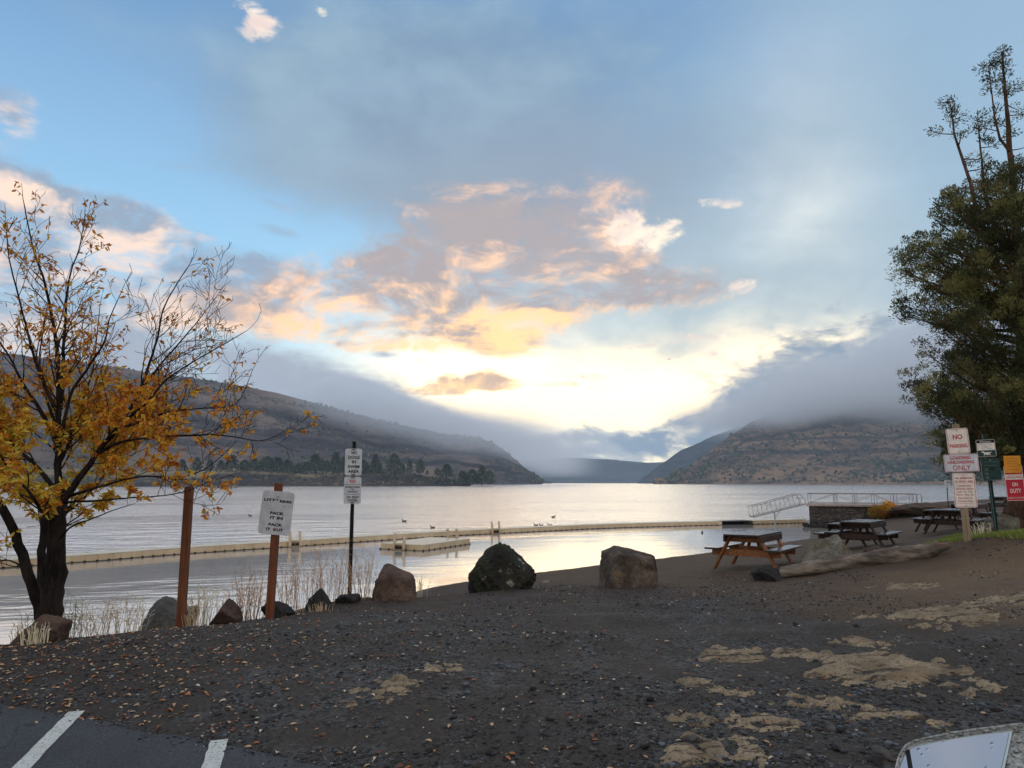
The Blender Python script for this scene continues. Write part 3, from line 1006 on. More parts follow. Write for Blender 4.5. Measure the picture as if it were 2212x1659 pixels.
for i, (x0, x1, yt, yb, d) in enumerate([(1733, 1752, 1129, 1137, 57.5), (1748, 1768, 1131, 1139, 57), (1764, 1781, 1130, 1139, 56.5), (1775, 1800, 1131, 1141, 56), (1796, 1822, 1128, 1138, 56.5), (1818, 1846, 1125, 1134, 57)]):
    boulder("shore_rock", "dark rock in the heap at the foot of the stone pier wall", "rock", x0, x1, yt, yb, d, RK_DARK, 200 + i, group="rocks heaped at the foot of the pier wall", sub=3, planes=9, sharp=16, rough=0.08)
for i, (x, y, w_, lab) in enumerate([(831 / 2.765 + 1300, 985 / 2.765 + 1350, 30, "flat pale stone on the gravel between the two largest boulders"), (2035, 1745, 18, "small pale stone on dark gravel beside the tall split boulder")]):
    p = ong(x / 1.3562, y / 1.3562)
    v, f = rock_verts(3, 300 + i, (w_ / 2 / 1.3562 / FPX * p.y,) * 2 + (0.05,), rough=0.06)
    o = mesh_np("stone", v, f, RK_SLAB, None, True)
    o.location = p
    tag(o, lab, "stone", "loose stones on the gravel")
# bigger loose stones in the near gravel
_rs = np.random.RandomState(77)
_near = [(1738, 2198, 22), (1900, 2050, 30), (1800, 2150, 25), (2440, 2140, 32), (2580, 2215, 60), (2565, 2235, 48), (2445, 2195, 30), (2345, 2215, 34), (1915, 2158, 30), (1890, 2190, 28), (1735, 2115, 26), (1650, 2045, 24), (1390, 2140, 18),
         (1435, 2210, 24), (1260, 2200, 24), (2600, 2060, 22), (2790, 2118, 26), (2920, 2085, 24), (2460, 2145, 28), (2180, 2150, 24), (2120, 2110, 22), (2330, 1832, 22), (2510, 1835, 18), (2175, 2075, 20), (2030, 2170, 30), (1560, 2020, 22), (1610, 2110, 24), (2260, 2060, 20)]
for i, (x, y, w_) in enumerate(_near):
    p = ong(x / 1.3562, y / 1.3562)
    s = w_ / 2 / 2167 * p.y
    v, f = rock_verts(3, 400 + i, (s, s * 0.8, s * 0.55), planes=10, sharp=20, rough=0.05)
    o = mesh_np("stone", v, f, (RK_GREY, RK_DARK, RK_DARK, RK_GREY)[i % 4], None, True)
    o.location = p + Vector((0, 0, s * 0.18))
    o.rotation_euler = (0, 0, _rs.uniform(0, 6.3))
    tag(o, "loose grey basalt stone lying on the near dark gravel", "stone", "loose basalt stones in the near gravel")

# ------------------------------------------------------------------ bedrock showing through the gravel
def m_bed(n, b):
    co = world_co(n)
    k = n.noise(co, 3.0, 6, 0.65)
    k2 = n.noise(co, 22, 5, 0.7)
    col = n.mix(n.sstep(k, 0.35, 0.65), lin(140, 122, 98), lin(178, 157, 128))
    col = n.mix(n.sstep(k2, 0.52, 0.66, 0, 0.75), col, lin(84, 70, 58))
    col = n.mix(n.sstep(n.noise(n.vadd(co, (4, 4, 0)), 1.6, 4), 0.6, 0.75, 0, 0.5), col, lin(150, 112, 70))
    rot = n.new("ShaderNodeMapping")
    rot.inputs["Rotation"].default_value = (0, 0, 0.32)
    rot.inputs["Scale"].default_value = (1.0, 6.5, 1.0)
    n.put(rot.inputs["Vector"], co)
    fur = n.noise(rot.outputs[0], 2.2, 6, 0.68)
    col = n.mix(n.sstep(fur, 0.51, 0.60, 0, 0.85), col, lin(70, 60, 54))
    col = n.mix(n.sstep(n.noise(co, 40, 3, 0.7), 0.57, 0.66, 0, 0.75), col, lin(66, 58, 54))
    n.put(b.inputs["Base Color"], col)
    b.inputs["Roughness"].default_value = 0.9
    b.inputs["Specular IOR Level"].default_value = 0.15
    n.put(b.inputs["Normal"], n.bump(n.add(k2, n.mul(n.noise(co, 70, 4, 0.7), 0.5), n.mul(fur, -2.2)), 0.9, 0.025))


M_BED = material("bedrock", m_bed)
GO = "bedrock outcrops in the gravel"


def outcrop(label, x0, x1, yt, yb, seed, hgt=0.06, thr=0.0, skew=0.0, furrow=0.5):
    pl, pr = ong(x0, (yt + yb) / 2), ong(x1, (yt + yb) / 2)
    pf, pb = ong((x0 + x1) / 2, yb), ong((x0 + x1) / 2, yt)
    cx, cy = (pl.x + pr.x) / 2, (pf.y + pb.y) / 2
    rx, ry = (pr.x - pl.x) / 2, (pb.y - pf.y) / 2
    k = 110
    u, v = np.meshgrid(np.linspace(-1.3, 1.3, k), np.linspace(-1.3, 1.3, k), indexing="ij")
    X, Y = cx + u * rx + skew * v * rx, cy + v * ry
    q = np.sqrt(u * u + v * v) + 0.42 * fbm(X * 2.6 / max(rx, .3) + seed, Y * 2.6 / max(rx, .3), 5, seed, 0.66)
    dome = 1 - smooth(q, 0.25, 1.12)
    lay = fbm((X * 0.6 + Y * 0.25) * 2 + seed, (Y - 0.3 * X) * 7, 4, seed + 5, 0.55, True)
    pit = fbm(X * 9, Y * 9, 4, seed + 9, 0.6)
    h = hgt * (dome - 0.22 - thr) * 0.55 + 0.026 * furrow * np.minimum(lay, 0.35) + 0.014 * pit - 0.016
    h = np.minimum(h, hgt * 0.20 + 0.008 * pit + 0.014 * lay * furrow)
    Z = gz(X, Y, True) + h
    Z = np.where(np.maximum(abs(u), abs(v)) > 1.25, gz(X, Y) - 0.08, Z)
    o = mesh_np("rock_outcrop", np.stack([X, Y, Z], -1).reshape(-1, 3), grid_faces(k, k), M_BED, None, True)
    return tag(o, label, "bedrock", GO)


outcrop("long tan bedrock outcrop streaked with furrows, right of centre in the gravel", 1710, 2110, 1395, 1502, 1, 0.10, skew=-0.25, furrow=1.0)
outcrop("broad tan bedrock outcrop at the right edge below the log", 1890, 2260, 1308, 1366, 2, 0.13)
outcrop("thin strip of tan bedrock just behind the long furrowed outcrop", 1795, 1950, 1372, 1400, 3, 0.06)
outcrop("farthest patchy bedrock strip below the sign posts", 2060, 2330, 1275, 1312, 4, 0.07, 0.05)
outcrop("faint broken bedrock patch in front of the right end of the log", 1860, 2070, 1250, 1280, 5, 0.06, 0.12)
outcrop("pitted round bedrock patch left of the long furrowed outcrop", 1490, 1670, 1392, 1446, 6, 0.06, 0.02)
outcrop("small oval bedrock patch below the pitted round one", 1455, 1555, 1455, 1488, 7, 0.05)
outcrop("narrow bedrock sliver in a row of small patches", 1520, 1632, 1482, 1508, 8, 0.05)
outcrop("two lobed bedrock outcrop above the car mirror, left part", 1700, 1850, 1494, 1540, 9, 0.07)
outcrop("long low bedrock outcrop nearest above the car mirror", 1810, 2005, 1525, 1570, 10, 0.07)
outcrop("small tan bedrock knob right above the car mirror", 2000, 2055, 1550, 1582, 11, 0.05)
outcrop("ragged bedrock patch near the bottom, left of the car mirror", 1435, 1590, 1530, 1588, 12, 0.06, 0.03)
outcrop("split bedrock patch between the ragged patch and the car mirror", 1575, 1735, 1538, 1590, 13, 0.06)
outcrop("large pitted bedrock patch at the very bottom of the picture", 1400, 1690, 1590, 1690, 14, 0.07, 0.06)
outcrop("lone tan bedrock patch in the middle of the gravel", 790, 920, 1455, 1520, 15, 0.06, 0.02)
outcrop("faint bedrock streak behind the lone middle patch", 890, 1010, 1425, 1462, 16, 0.05, 0.10)
outcrop("small faint bedrock crumb left of the lone middle patch", 720, 790, 1480, 1545, 17, 0.04, 0.14)
outcrop("small bedrock knob below the narrow sliver", 1620, 1680, 1515, 1536, 18, 0.05)

# ------------------------------------------------------------------ loose gravel and leaf litter (nobody could count them)
_base = []
for s in range(8):
    v, f = rock_verts(1, 500 + s, (1, 0.8, 0.5), planes=8, sharp=14, rough=0.12)
    _base.append(v)
_bf = ICO[1][1]


def scatter_rocks(name, pts, sizes, mats, seed, midx=None, sink=0.2):
    rng = np.random.RandomState(seed)
    k = len(pts)
    a = rng.uniform(0, 6.283, k)
    which = rng.randint(0, 8, k)
    bv = np.array(_base)[which] * sizes[:, None, None]
    c, s = np.cos(a)[:, None], np.sin(a)[:, None]
    X = bv[:, :, 0] * c - bv[:, :, 1] * s
    Y = bv[:, :, 0] * s + bv[:, :, 1] * c
    V = np.stack([X + pts[:, None, 0], Y + pts[:, None, 1], bv[:, :, 2] + pts[:, None, 2] + (sink * sizes)[:, None]], -1)
    nv = bv.shape[1]
    F = _bf[None] + (np.arange(k) * nv)[:, None, None]
    mi = rng.choice(len(mats), k, p=midx) if midx is not None else rng.randint(0, len(mats), k)
    return mesh_np(name, V.reshape(-1, 3), F.reshape(-1, 3), mats, None, False, np.repeat(mi, len(_bf)))


def picks(seed, n, ybot=1690, ytop=1180, power=1.0, x0=-40, x1=2260):
    """spots on the ground, spread evenly as seen so that near ground gets small ones"""
    rng = np.random.RandomState(seed)
    out = []
    xs = rng.uniform(x0, x1, n)
    # random depth with density falling off with distance
    d = 3.9 * (16 / 3.9) ** (rng.uniform(0, 1, n) ** power)
    X = (xs - 1106) / FPX * d
    Y = d
    Z = gz(X, Y)
    ok = (edge_dist(X, Y) > 0.04) & (Z > WZ + 0.05)
    return np.stack([X, Y, Z], 1)[ok], rng


gp, rng = picks(5, 42000, power=1.3)
keep = fbm(gp[:, 0] * 0.9, gp[:, 1] * 0.9, 4, 71) + 0.5 * fbm(gp[:, 0] * .3, gp[:, 1] * .3, 2, 72) > -0.25
gp = gp[keep]
gs = 0.0032 + 0.015 * rng.uniform(0, 1, len(gp)) ** 6 + 0.0005 * gp[:, 1]
PEB = [plain("pebble_dark", lin(48, 47, 48), 0.7, var=0.3, scale=3), plain("pebble_grey", lin(82, 81, 82), 0.7, var=0.3, scale=3), plain("pebble_tan", lin(122, 108, 94), 0.8, var=0.25, scale=3), plain("pebble_pale", lin(168, 164, 158), 0.7, var=0.2, scale=3)]
tag(scatter_rocks("gravel", gp, gs, PEB, 6, [0.60, 0.31, 0.065, 0.025]), None, None, None, "stuff")


_re = np.random.RandomState(61)
_t = _re.uniform(-4, 9, 2600)
_o = -np.abs(_re.normal(0, 0.10, 2600)) + 0.05
ep = np.stack([AE0.x + _ed.x * _t + _en.x * _o, AE0.y + _ed.y * _t + _en.y * _o, _t * 0 + 0.001], 1)
tag(scatter_rocks("edge_gravel", ep, 0.003 + 0.009 * _re.uniform(0, 1, 2600) ** 4, PEB, 62, [0.60, 0.31, 0.065, 0.025]), None, None, None, "stuff")
# heaps of larger broken stone in the nearest gravel
cp, rng = picks(45, 5200, power=2.6)
keep = (fbm(cp[:, 0] * 1.1, cp[:, 1] * 1.1, 4, 91) > 0.12) & (cp[:, 1] < 8.5)
cp = cp[keep]
cs = 0.008 + 0.020 * rng.uniform(0, 1, len(cp)) ** 2.2
STN = [plain("stone_blue_grey", lin(96, 100, 106), 0.6, var=0.25, scale=5), plain("stone_dark", lin(56, 56, 60), 0.6, var=0.25, scale=5), plain("stone_brown", lin(84, 70, 60), 0.7, var=0.2, scale=5)]
tag(scatter_rocks("coarse_gravel", cp, cs, STN, 46, [0.5, 0.38, 0.12]), None, None, None, "stuff")


def m_leaf(name, col, tr=0.45):
    def f(n, b):
        oi = n.noise(obj_co(n), 9, 2)
        c = n.mix(oi, tuple(k * 0.7 for k in col[:3]) + (1,), tuple(min(1, k * 1.25) for k in col[:3]) + (1,))
        n.put(b.inputs["Base Color"], c)
        b.inputs["Roughness"].default_value = 0.55
        b.inputs["Specular IOR Level"].default_value = 0.25
        if tr:
            t = n.new("ShaderNodeBsdfTranslucent")
            n.put(t.inputs[0], c)
            mx = n.new("ShaderNodeMixShader")
            mx.inputs[0].default_value = tr
            n.t.links.new(b.outputs[0], mx.inputs[1])
            n.t.links.new(t.outputs[0], mx.inputs[2])
            n.t.links.new(mx.outputs[0], n.t.nodes["Material Output"].inputs[0])
    return material(name, f)


LEAVES = [m_leaf("leaf_orange", lin(232, 150, 50)), m_leaf("leaf_amber", lin(244, 184, 62)), m_leaf("leaf_yellow", lin(248, 212, 86)), m_leaf("leaf_brown", lin(192, 114, 58)), m_leaf("leaf_green", lin(160, 160, 62))]
LITTER = [m_leaf("litter_orange", lin(186, 116, 70), 0.1), m_leaf("litter_tan", lin(206, 166, 124), 0.1), m_leaf("litter_brown", lin(126, 80, 56), 0.1), m_leaf("litter_pale", lin(222, 200, 168), 0.1)]


def leaf_geo(pos, dirv, up, length, wid, fold=0.35):
    """pointed leaves bent along the midrib: pos (n,3), dirv (n,3), up (n,3)"""
    side = np.cross(dirv, up)
    side /= np.linalg.norm(side, axis=1)[:, None] + 1e-9
    nrm = np.cross(side, dirv)
    L, Wd = length[:, None], wid[:, None]
    pts = [pos]
    for q in (-1, 1):
        for t, k in ((0.28, 0.92), (0.66, 0.78)):
            pts.append(pos + dirv * L * t + side * Wd * (0.5 * k * q) + nrm * Wd * (fold * k) - nrm * L * 0.10 * t * t)
    pts.append(pos + dirv * L - nrm * L * 0.14)
    V = np.stack(pts, 1).reshape(-1, 3)
    k = np.arange(len(pos))[:, None] * 6
    F = np.concatenate([k + np.array([[0, 1, 2, 5]]), k + np.array([[0, 5, 4, 3]])], 1).reshape(-1, 4)
    return V, F


def ground_leaves(name, pts, seed, lo, hi, mats, probs):
    rng = np.random.RandomState(seed)
    k = len(pts)
    a = rng.uniform(0, 6.283, k)
    d = np.stack([np.cos(a), np.sin(a), rng.uniform(-0.15, 0.3, k)], 1)
    d /= np.linalg.norm(d, axis=1)[:, None]
    up = np.stack([rng.uniform(-.35, .35, k), rng.uniform(-.35, .35, k), np.ones(k)], 1)
    L = rng.uniform(lo, hi, k)
    V, F = leaf_geo(pts + np.array([0, 0, 0.008]), d, up, L, L * rng.uniform(0.38, 0.55, k), 0.25)
    mi = rng.choice(len(mats), k, p=probs)
    return mesh_np(name, V, F, mats, None, False, np.repeat(mi, 2))


lp, rng = picks(15, 12000, power=0.8, x0=-60, x1=2230)
# thick under the yellow tree, thinning to the right
wgt = np.exp(-np.maximum(lp[:, 0] + 3.2, 0) / 1.5) * np.clip((11.2 - lp[:, 1]) / 4, 0.12, 1) + 0.025
keep = rng.uniform(0, 1, len(lp)) < wgt
lp = lp[keep]
_order = np.argsort(lp[:, 1])
_ind = [i for i in _order if lp[i, 1] < 6.2][:70]
_rest = np.setdiff1d(np.arange(len(lp)), _ind)
tag(ground_leaves("fallen_leaves", lp[_rest], 16, 0.024, 0.058, LITTER, [0.20, 0.44, 0.24, 0.12]), None, None, None, "stuff")
_kinds = []
for s in range(6):
    o = ground_leaves("fallen_leaf", np.zeros((1, 3)), 600 + s, 0.04, 0.062, [LITTER[(0, 1, 0, 2, 3, 1)[s]]], [1.0])
    _kinds.append(o)
for j, i in enumerate(_ind):
    o = _kinds[j % 6] if j < 6 else _kinds[j % 6].copy()
    if j >= 6:
        COL.objects.link(o)
    o.location = lp[i]
    o.rotation_euler = (0, 0, j * 2.4)
    tag(o, "small curled fallen leaf lying apart on the near gravel", "leaf", "fallen leaves scattered on the near gravel")
# a few on the tarmac and its ragged edge
for j, (x, y) in enumerate([(22, 2078), (110, 2123), (225, 2107), (78, 2035), (90, 2047), (150, 2075)]):
    o = _kinds[j % 6].copy()
    COL.objects.link(o)
    o.location = onz(x / 1.3562, y / 1.3562, 0.004)
    o.rotation_euler = (0, 0, j * 1.7)
    tag(o, "small fallen leaf lying on the grey tarmac by the painted line", "leaf", "fallen leaves on the tarmac")

# ------------------------------------------------------------------ lettering and sign boards
def text_mesh(s, width, height, depth=0.0012, bold=0.0):
    cu = bpy.data.curves.new("lettering", "FONT")
    cu.body = s
    cu.size = 1.0
    cu.extrude = 0.01
    cu.offset = bold
    cu.resolution_u = 3
    ob = bpy.data.objects.new("lettering", cu)
    COL.objects.link(ob)
    me = bpy.data.meshes.new_from_object(ob)
    bpy.data.objects.remove(ob)
    bpy.data.curves.remove(cu)
    k = len(me.vertices)
    co = np.empty(k * 3, np.float32)
    me.vertices.foreach_get("co", co)
    co = co.reshape(-1, 3)
    lo, hi = co.min(0), co.max(0)
    x = (co[:, 0] - (lo[0] + hi[0]) / 2) * (width / (hi[0] - lo[0]))
    z = (co[:, 1] - (lo[1] + hi[1]) / 2) * (height / (hi[1] - lo[1]))
    y = -(co[:, 2] - lo[2]) / max(1e-6, hi[2] - lo[2]) * depth
    me.vertices.foreach_set("co", np.stack([x, y, z], 1).astype(np.float32).ravel())
    me.update()
    return me


def round_rect(w_, h, r, k=5):
    pts = []
    for cx, cz, a0 in ((w_ / 2 - r, h / 2 - r, 0), (-w_ / 2 + r, h / 2 - r, 90), (-w_ / 2 + r, -h / 2 + r, 180), (w_ / 2 - r, -h / 2 + r, 270)):
        for i in range(k + 1):
            a = R(a0 + 90 * i / k)
            pts.append((cx + math.cos(a) * r, cz + math.sin(a) * r))
    return pts


def ring(w_, h, r, t, y0, y1):
    o, i = round_rect(w_, h, r), round_rect(w_ - 2 * t, h - 2 * t, max(0.002, r - t))
    k = len(o)
    b = MB()
    vs = [(x, y1, z) for x, z in o] + [(x, y1, z) for x, z in i] + [(x, y0, z) for x, z in o] + [(x, y0, z) for x, z in i]
    fs = []
    for j in range(k):
        q = (j + 1) % k
        fs += [(j, j + k, q + k, q), (j, q, q + 2 * k, j + 2 * k), (j + k, j + 3 * k, q + 3 * k, q + k)]
    b._add(vs, fs)
    return b


INK_BLACK = plain("sign_black", lin(26, 26, 28), 0.5, var=0.15)
INK_RED = plain("sign_red", lin(190, 44, 48), 0.5, var=0.12)
INK_FADED = plain("sign_faded_red", lin(196, 100, 92), 0.5, var=0.12)
INK_GREY = plain("sign_grey", lin(110, 112, 110), 0.5, var=0.12)
SHEET_WHITE = plain("sign_white", lin(208, 207, 208), 0.45, var=0.11, scale=7)
SHEET_CREAM = plain("sign_cream", lin(236, 222, 208), 0.45, var=0.09, scale=7)
SHEET_GREEN = plain("sign_green", lin(28, 62, 54), 0.5, var=0.1)
SHEET_ORANGE = plain("sign_orange", lin(232, 150, 40), 0.5, var=0.06)
SHEET_RED = plain("sign_red_sheet", lin(196, 40, 58), 0.5, var=0.06)
STEEL = plain("dark_steel", lin(46, 46, 48), 0.55, metal=0.6, var=0.2)
GALV = plain("galvanised", lin(168, 170, 172), 0.45, metal=0.7, var=0.12)
BOLT = plain("bolt_metal", lin(120, 112, 104), 0.4, metal=0.8)


def board(parent, name, w_, h, zc, mat, y=0.0, r=0.035, border=None, bw=0.008, inset=0.012, lines=(), bolts=(), roll=0.0, xc=0.0, label=None):
    """sign board facing -Y: lines are (text, z from centre, width, cap height, ink, bold, x)"""
    o = MB().prism(round_rect(w_, h, r), -0.002, 0.002).build(name, mat, parent)
    o.location = (xc, y, zc)
    o.rotation_euler = (0, roll, 0)
    if label:
        o["label"] = label
    if border:
        bo = ring(w_ - 2 * inset, h - 2 * inset, max(0.01, r - inset), bw, -0.0021, -0.0032).build("border", border, o)
    for s, z, tw, th, ink, bold, x in lines:
        t = link("lettering", text_mesh(s, tw, th, bold=bold), ink, o)
        t.location = (x, -0.0024, z)
    for bx, bz in bolts:
        b = MB().tube([(bx, -0.002, bz), (bx, -0.010, bz)], 0.009, 8).build("bolt", BOLT, o)
    return o


def m_post(name, a, b_):
    def f(n, b):
        co = obj_co(n)
        g = n.noise(n.vmul(co, (30, 30, 1.6)), 1.0, 5, 0.65)
        col = n.mix(n.sstep(g, 0.3, 0.7), a, b_)
        col = n.mix(n.sstep(n.noise(n.vmul(co, (70, 70, 2.2)), 1.0, 4, 0.6), 0.60, 0.66, 0, 0.8), col, tuple(c * 0.3 for c in a[:3]) + (1,))
        col = n.mix(n.sstep(n.noise(co, 3, 3), 0.45, 0.75, 0, 0.55), col, tuple(c * 0.6 for c in a[:3]) + (1,))
        n.put(b.inputs["Base Color"], col)
        b.inputs["Roughness"].default_value = 0.75
        n.put(b.inputs["Normal"], n.bump(g, 0.9, 0.01))
    return material(name, f)


POST_RED = m_post("stained_post", lin(104, 58, 36), lin(136, 80, 50))
POST_TAN = m_post("weathered_post", lin(130, 108, 86), lin(164, 140, 112))


def stand(name, x, y, d, roll, label, cat, rz=0.0, group=None):
    p = at(x, y, d)
    e = empty(name, (p.x, p.y, p.z - 0.02))
    e.rotation_euler = (0, R(roll), rz)
    return tag(e, label, cat, group)


# bare post
t = stand("wooden_post", 390, 1356, 10.3, 0.3, "bare reddish brown square wooden post without a sign", "post")
MB().box((0, 0, 0.92), (0.098, 0.098, 1.96)).build("post_shaft", POST_RED, t, 0.004)
# littering sign
t = stand("litter_sign", 582, 1336, 10.7, 1.6, "white littering sign tilted on a brown wooden post", "sign")
MB().box((0, 0, 0.92), (0.098, 0.098, 1.96)).build("post", POST_RED, t, 0.004)
LB = [("LITT", 0.175, 0.165, 0.038, INK_BLACK, 0.05, -0.115), ("RING", 0.168, 0.165, 0.038, INK_BLACK, 0.05, 0.112), ("PACK", -0.005, 0.20, 0.042, INK_BLACK, 0.05, 0.012), ("IT IN", -0.070, 0.18, 0.042, INK_BLACK, 0.05, 0.010),
      ("PACK", -0.165, 0.20, 0.042, INK_BLACK, 0.05, 0.010), ("IT", -0.232, 0.062, 0.042, INK_BLACK, 0.05, -0.085), ("UT", -0.232, 0.095, 0.042, INK_BLACK, 0.05, 0.082), ("O", -0.232, 0.046, 0.044, INK_BLACK, 0.05, 0.004)]
bd = board(t, "sign_board", 0.457, 0.61, 1.48, SHEET_WHITE, -0.055, 0.05, lines=LB, bolts=[(0.0, 0.225)], roll=R(3.5), xc=0.012)
b = MB()
for z, w_ in ((0.190, 0.030), (0.176, 0.024)):
    b.box((-0.008, -0.0027, z), (w_, 0.001, 0.009), Matrix.Rotation(R(12), 3, "Y"))
b.build("worn_letter", INK_BLACK, bd)
b = MB().tube([(0.004, -0.0034, -0.232), (0.004, -0.0046, -0.232)], 0.018, 12).build("sticker", plain("faded_sticker", lin(150, 108, 102), 0.5, var=0.3, scale=40), bd)
b = MB().prism([(0.06, 0.112), (0.11, 0.105), (0.115, 0.098), (0.085, 0.101)], -0.0034, -0.0021).build("scuff", INK_GREY, bd)

# no dogs / no sunbathing
t = stand("beach_rules_sign", 755, 1292, 13.0, 0.2, "black steel post with no dogs in swim area board above a smaller print board", "sign")
b = MB()
b.box((0, 0.012, 1.33), (0.058, 0.008, 2.72))
for s in (-1, 1):
    b.box((s * 0.027, -0.005, 1.33), (0.008, 0.026, 2.72))
b.build("post", STEEL, t)
zt = at(757, 998, 13.0).z - at(755, 1292, 13.0).z + 0.02
zb = at(757, 1059, 13.0).z - at(755, 1292, 13.0).z + 0.02
kb = INK_BLACK
board(t, "sign_board", 0.293, 0.463, zt, SHEET_WHITE, -0.03, 0.035, lines=[("NO", 0.160, 0.095, 0.056, kb, 0.035, 0.01), ("DOGS", 0.080, 0.20, 0.056, kb, 0.035, 0.008), ("IN", 0.0, 0.068, 0.056, kb, 0.035, 0.008), ("SWIM", -0.082, 0.205, 0.056, kb, 0.035, 0.006), ("AREA", -0.162, 0.195, 0.056, kb, 0.035, 0.006)])
bd = board(t, "sign_board", 0.298, 0.463, zb, SHEET_WHITE, -0.03, 0.035, lines=[("NO", 0.152, 0.10, 0.058, INK_RED, 0.03, 0), ("SUNBATHING", 0.056, 0.25, 0.030, kb, 0.035, 0), ("OR", 0.016, 0.05, 0.026, kb, 0.03, 0), ("FISHING", -0.024, 0.165, 0.030, kb, 0.03, 0),
                                                                              ("ON  BOAT", -0.118, 0.225, 0.042, kb, 0.035, 0.01), ("DOCKS", -0.174, 0.17, 0.042, kb, 0.035, 0.006)])
for z in (0.098, -0.066):
    MB().box((0, -0.0028, z), (0.27, 0.001, 0.006)).build("divider", kb, bd)
for zc in (zt, zb):
    for s in (0.213, -0.213):
        MB().box((0, -0.0345, zc + s), (0.068, 0.004, 0.014)).build("strap", STEEL, t)

# no parking cluster
D = 12.8
t = stand("no_parking_sign", 2090, 1168, D, -1.2, "three red lettered boards reading no parking on one tan wooden post", "sign", rz=R(-20))
MB().box((0, 0, 1.0), (0.098, 0.098, 2.0)).build("post", POST_TAN, t, 0.004)
zz = lambda y: at(2075, y, D).z - at(2090, 1168, D).z + 0.02
board(t, "sign_board", 0.335, 0.44, zz(953), SHEET_CREAM, -0.056, 0.035, INK_RED, 0.007, 0.012, [("NO", 0.072, 0.145, 0.085, INK_RED, 0.03, 0), ("PARKING", -0.082, 0.27, 0.070, INK_RED, 0.03, 0)], [(0, 0.18), (0, -0.185)], R(-1.5), 0.0)
board(t, "sign_board", 0.52, 0.30, zz(1000), SHEET_WHITE, -0.060, 0.02, INK_RED, 0.005, 0.008, [("LOADING", 0.088, 0.30, 0.060, INK_RED, 0.03, -0.005), ("UNLOADING", 0.012, 0.40, 0.055, INK_RED, 0.03, -0.005), ("ONLY", -0.082, 0.27, 0.085, INK_RED, 0.01, 0)], [], R(-0.5), 0.015)
NR = [("NO  RESERVING", 0.205, 0.26, 0.030, INK_RED, 0.03, 0), ("OF  BEACH  AREA", 0.150, 0.27, 0.030, INK_RED, 0.03, 0), ("Unattended", 0.078, 0.19, 0.030, INK_FADED, 0.03, 0), ("Personal  Items", 0.026, 0.255, 0.030, INK_FADED, 0.03, 0), ("Left  On  The", -0.026, 0.22, 0.028, INK_FADED, 0.03, 0),
      ("Beach  May  Be", -0.078, 0.255, 0.030, INK_FADED, 0.03, 0), ("Removed  At", -0.130, 0.21, 0.028, INK_FADED, 0.03, 0), ("Owners  Risk", -0.182, 0.22, 0.028, INK_FADED, 0.03, 0)]
bd = board(t, "sign_board", 0.34, 0.585, zz(1059), SHEET_CREAM, -0.056, 0.035, INK_FADED, 0.008, 0.010, NR, [(0, 0.255), (0, -0.262)], R(0.5), 0.025)
for z, w_ in ((0.124, 0.27), (-0.225, 0.24)):
    MB().box((0, -0.0028, z), (w_, 0.001, 0.005)).build("divider", INK_FADED, bd)

# dog bag station
D = 13.5
t = stand("dog_bag_station", 2154, 1161, D, -2.2, "green perforated post with a dog waste bag box and a small please sign", "sign", rz=R(-20))
GREEN = plain("green_metal", lin(34, 68, 58), 0.5, metal=0.2, var=0.15)
b = MB()
b.box((0, 0.014, 0.92), (0.062, 0.006, 1.90))
for s in (-1, 1):
    b.box((s * 0.029, -0.006, 0.92), (0.006, 0.034, 1.90))
b.build("post", GREEN, t)
b = MB()
for k in range(46):
    b.tube([(0, 0.0105, 0.12 + k * 0.032), (0, 0.0095, 0.12 + k * 0.032)], 0.0065, 8)
b.build("painted_holes", plain("daylight_holes", lin(188, 194, 196), 0.5), t)  # pale discs painted as the daylight seen through the perforations
zz = lambda y: at(2140, y, D).z - at(2154, 1161, D).z + 0.02
bd = board(t, "sign_board", 0.30, 0.31, zz(968), SHEET_CREAM, -0.03, 0.03, INK_BLACK, 0.006, 0.004, [("Clean  Up", 0.066, 0.16, 0.026, INK_GREY, 0, 0), ("After", 0.026, 0.085, 0.024, INK_GREY, 0, 0), ("Your  Dog", -0.012, 0.16, 0.024, INK_GREY, 0, 0)])
hp = MB().prism(round_rect(0.276, 0.05, 0.012), -0.003, -0.0021).build("header_panel", INK_BLACK, bd)
hp.location = (0, 0, 0.118)
x_ = link("lettering", text_mesh("Please", 0.17, 0.032), SHEET_CREAM, hp)
x_.location = (0, -0.0032, 0)
dp = MB().prism(round_rect(0.276, 0.105, 0.012), -0.003, -0.0021).build("picture_panel", SHEET_GREEN, bd)
dp.location = (0, 0, -0.090)
dog = [(-0.078, 0.026), (-0.070, 0.036), (-0.056, 0.036), (-0.046, 0.026), (-0.030, 0.018), (0.020, 0.018), (0.040, 0.014), (0.060, 0.020), (0.084, 0.020), (0.086, 0.014), (0.064, 0.010), (0.052, 0.004), (0.050, -0.010), (0.058, -0.022), (0.056, -0.038), (0.044, -0.038), (0.042, -0.022), (0.032, -0.012), (0.026, -0.038), (0.014, -0.038), (0.018, -0.010), (-0.024, -0.010), (-0.026, -0.024), (-0.040, -0.038), (-0.050, -0.034), (-0.038, -0.018), (-0.046, -0.002), (-0.056, 0.008), (-0.062, 0.012), (-0.080, 0.010), (-0.084, 0.018)]
me = bpy.data.meshes.new("dog_emblem")
bm = bmesh.new()
fc = bm.faces.new([bm.verts.new((x, -0.0042, z)) for x, z in dog])
bmesh.ops.triangulate(bm, faces=[fc])
bm.to_mesh(me)
bm.free()
link("dog_emblem", me, SHEET_CREAM, dp)
zc = zz(1014)
bx = MB().box((0.02, -0.075, zc), (0.285, 0.11, 0.40)).build("bag_dispenser", SHEET_GREEN, t, 0.012, segs=2)
for dz, w_ in ((0.135, 0.23), (0.070, 0.21)):
    MB().box((0.015, -0.1315, zc + dz), (w_, 0.003, 0.006)).build("trim_line", INK_GREY, bx)
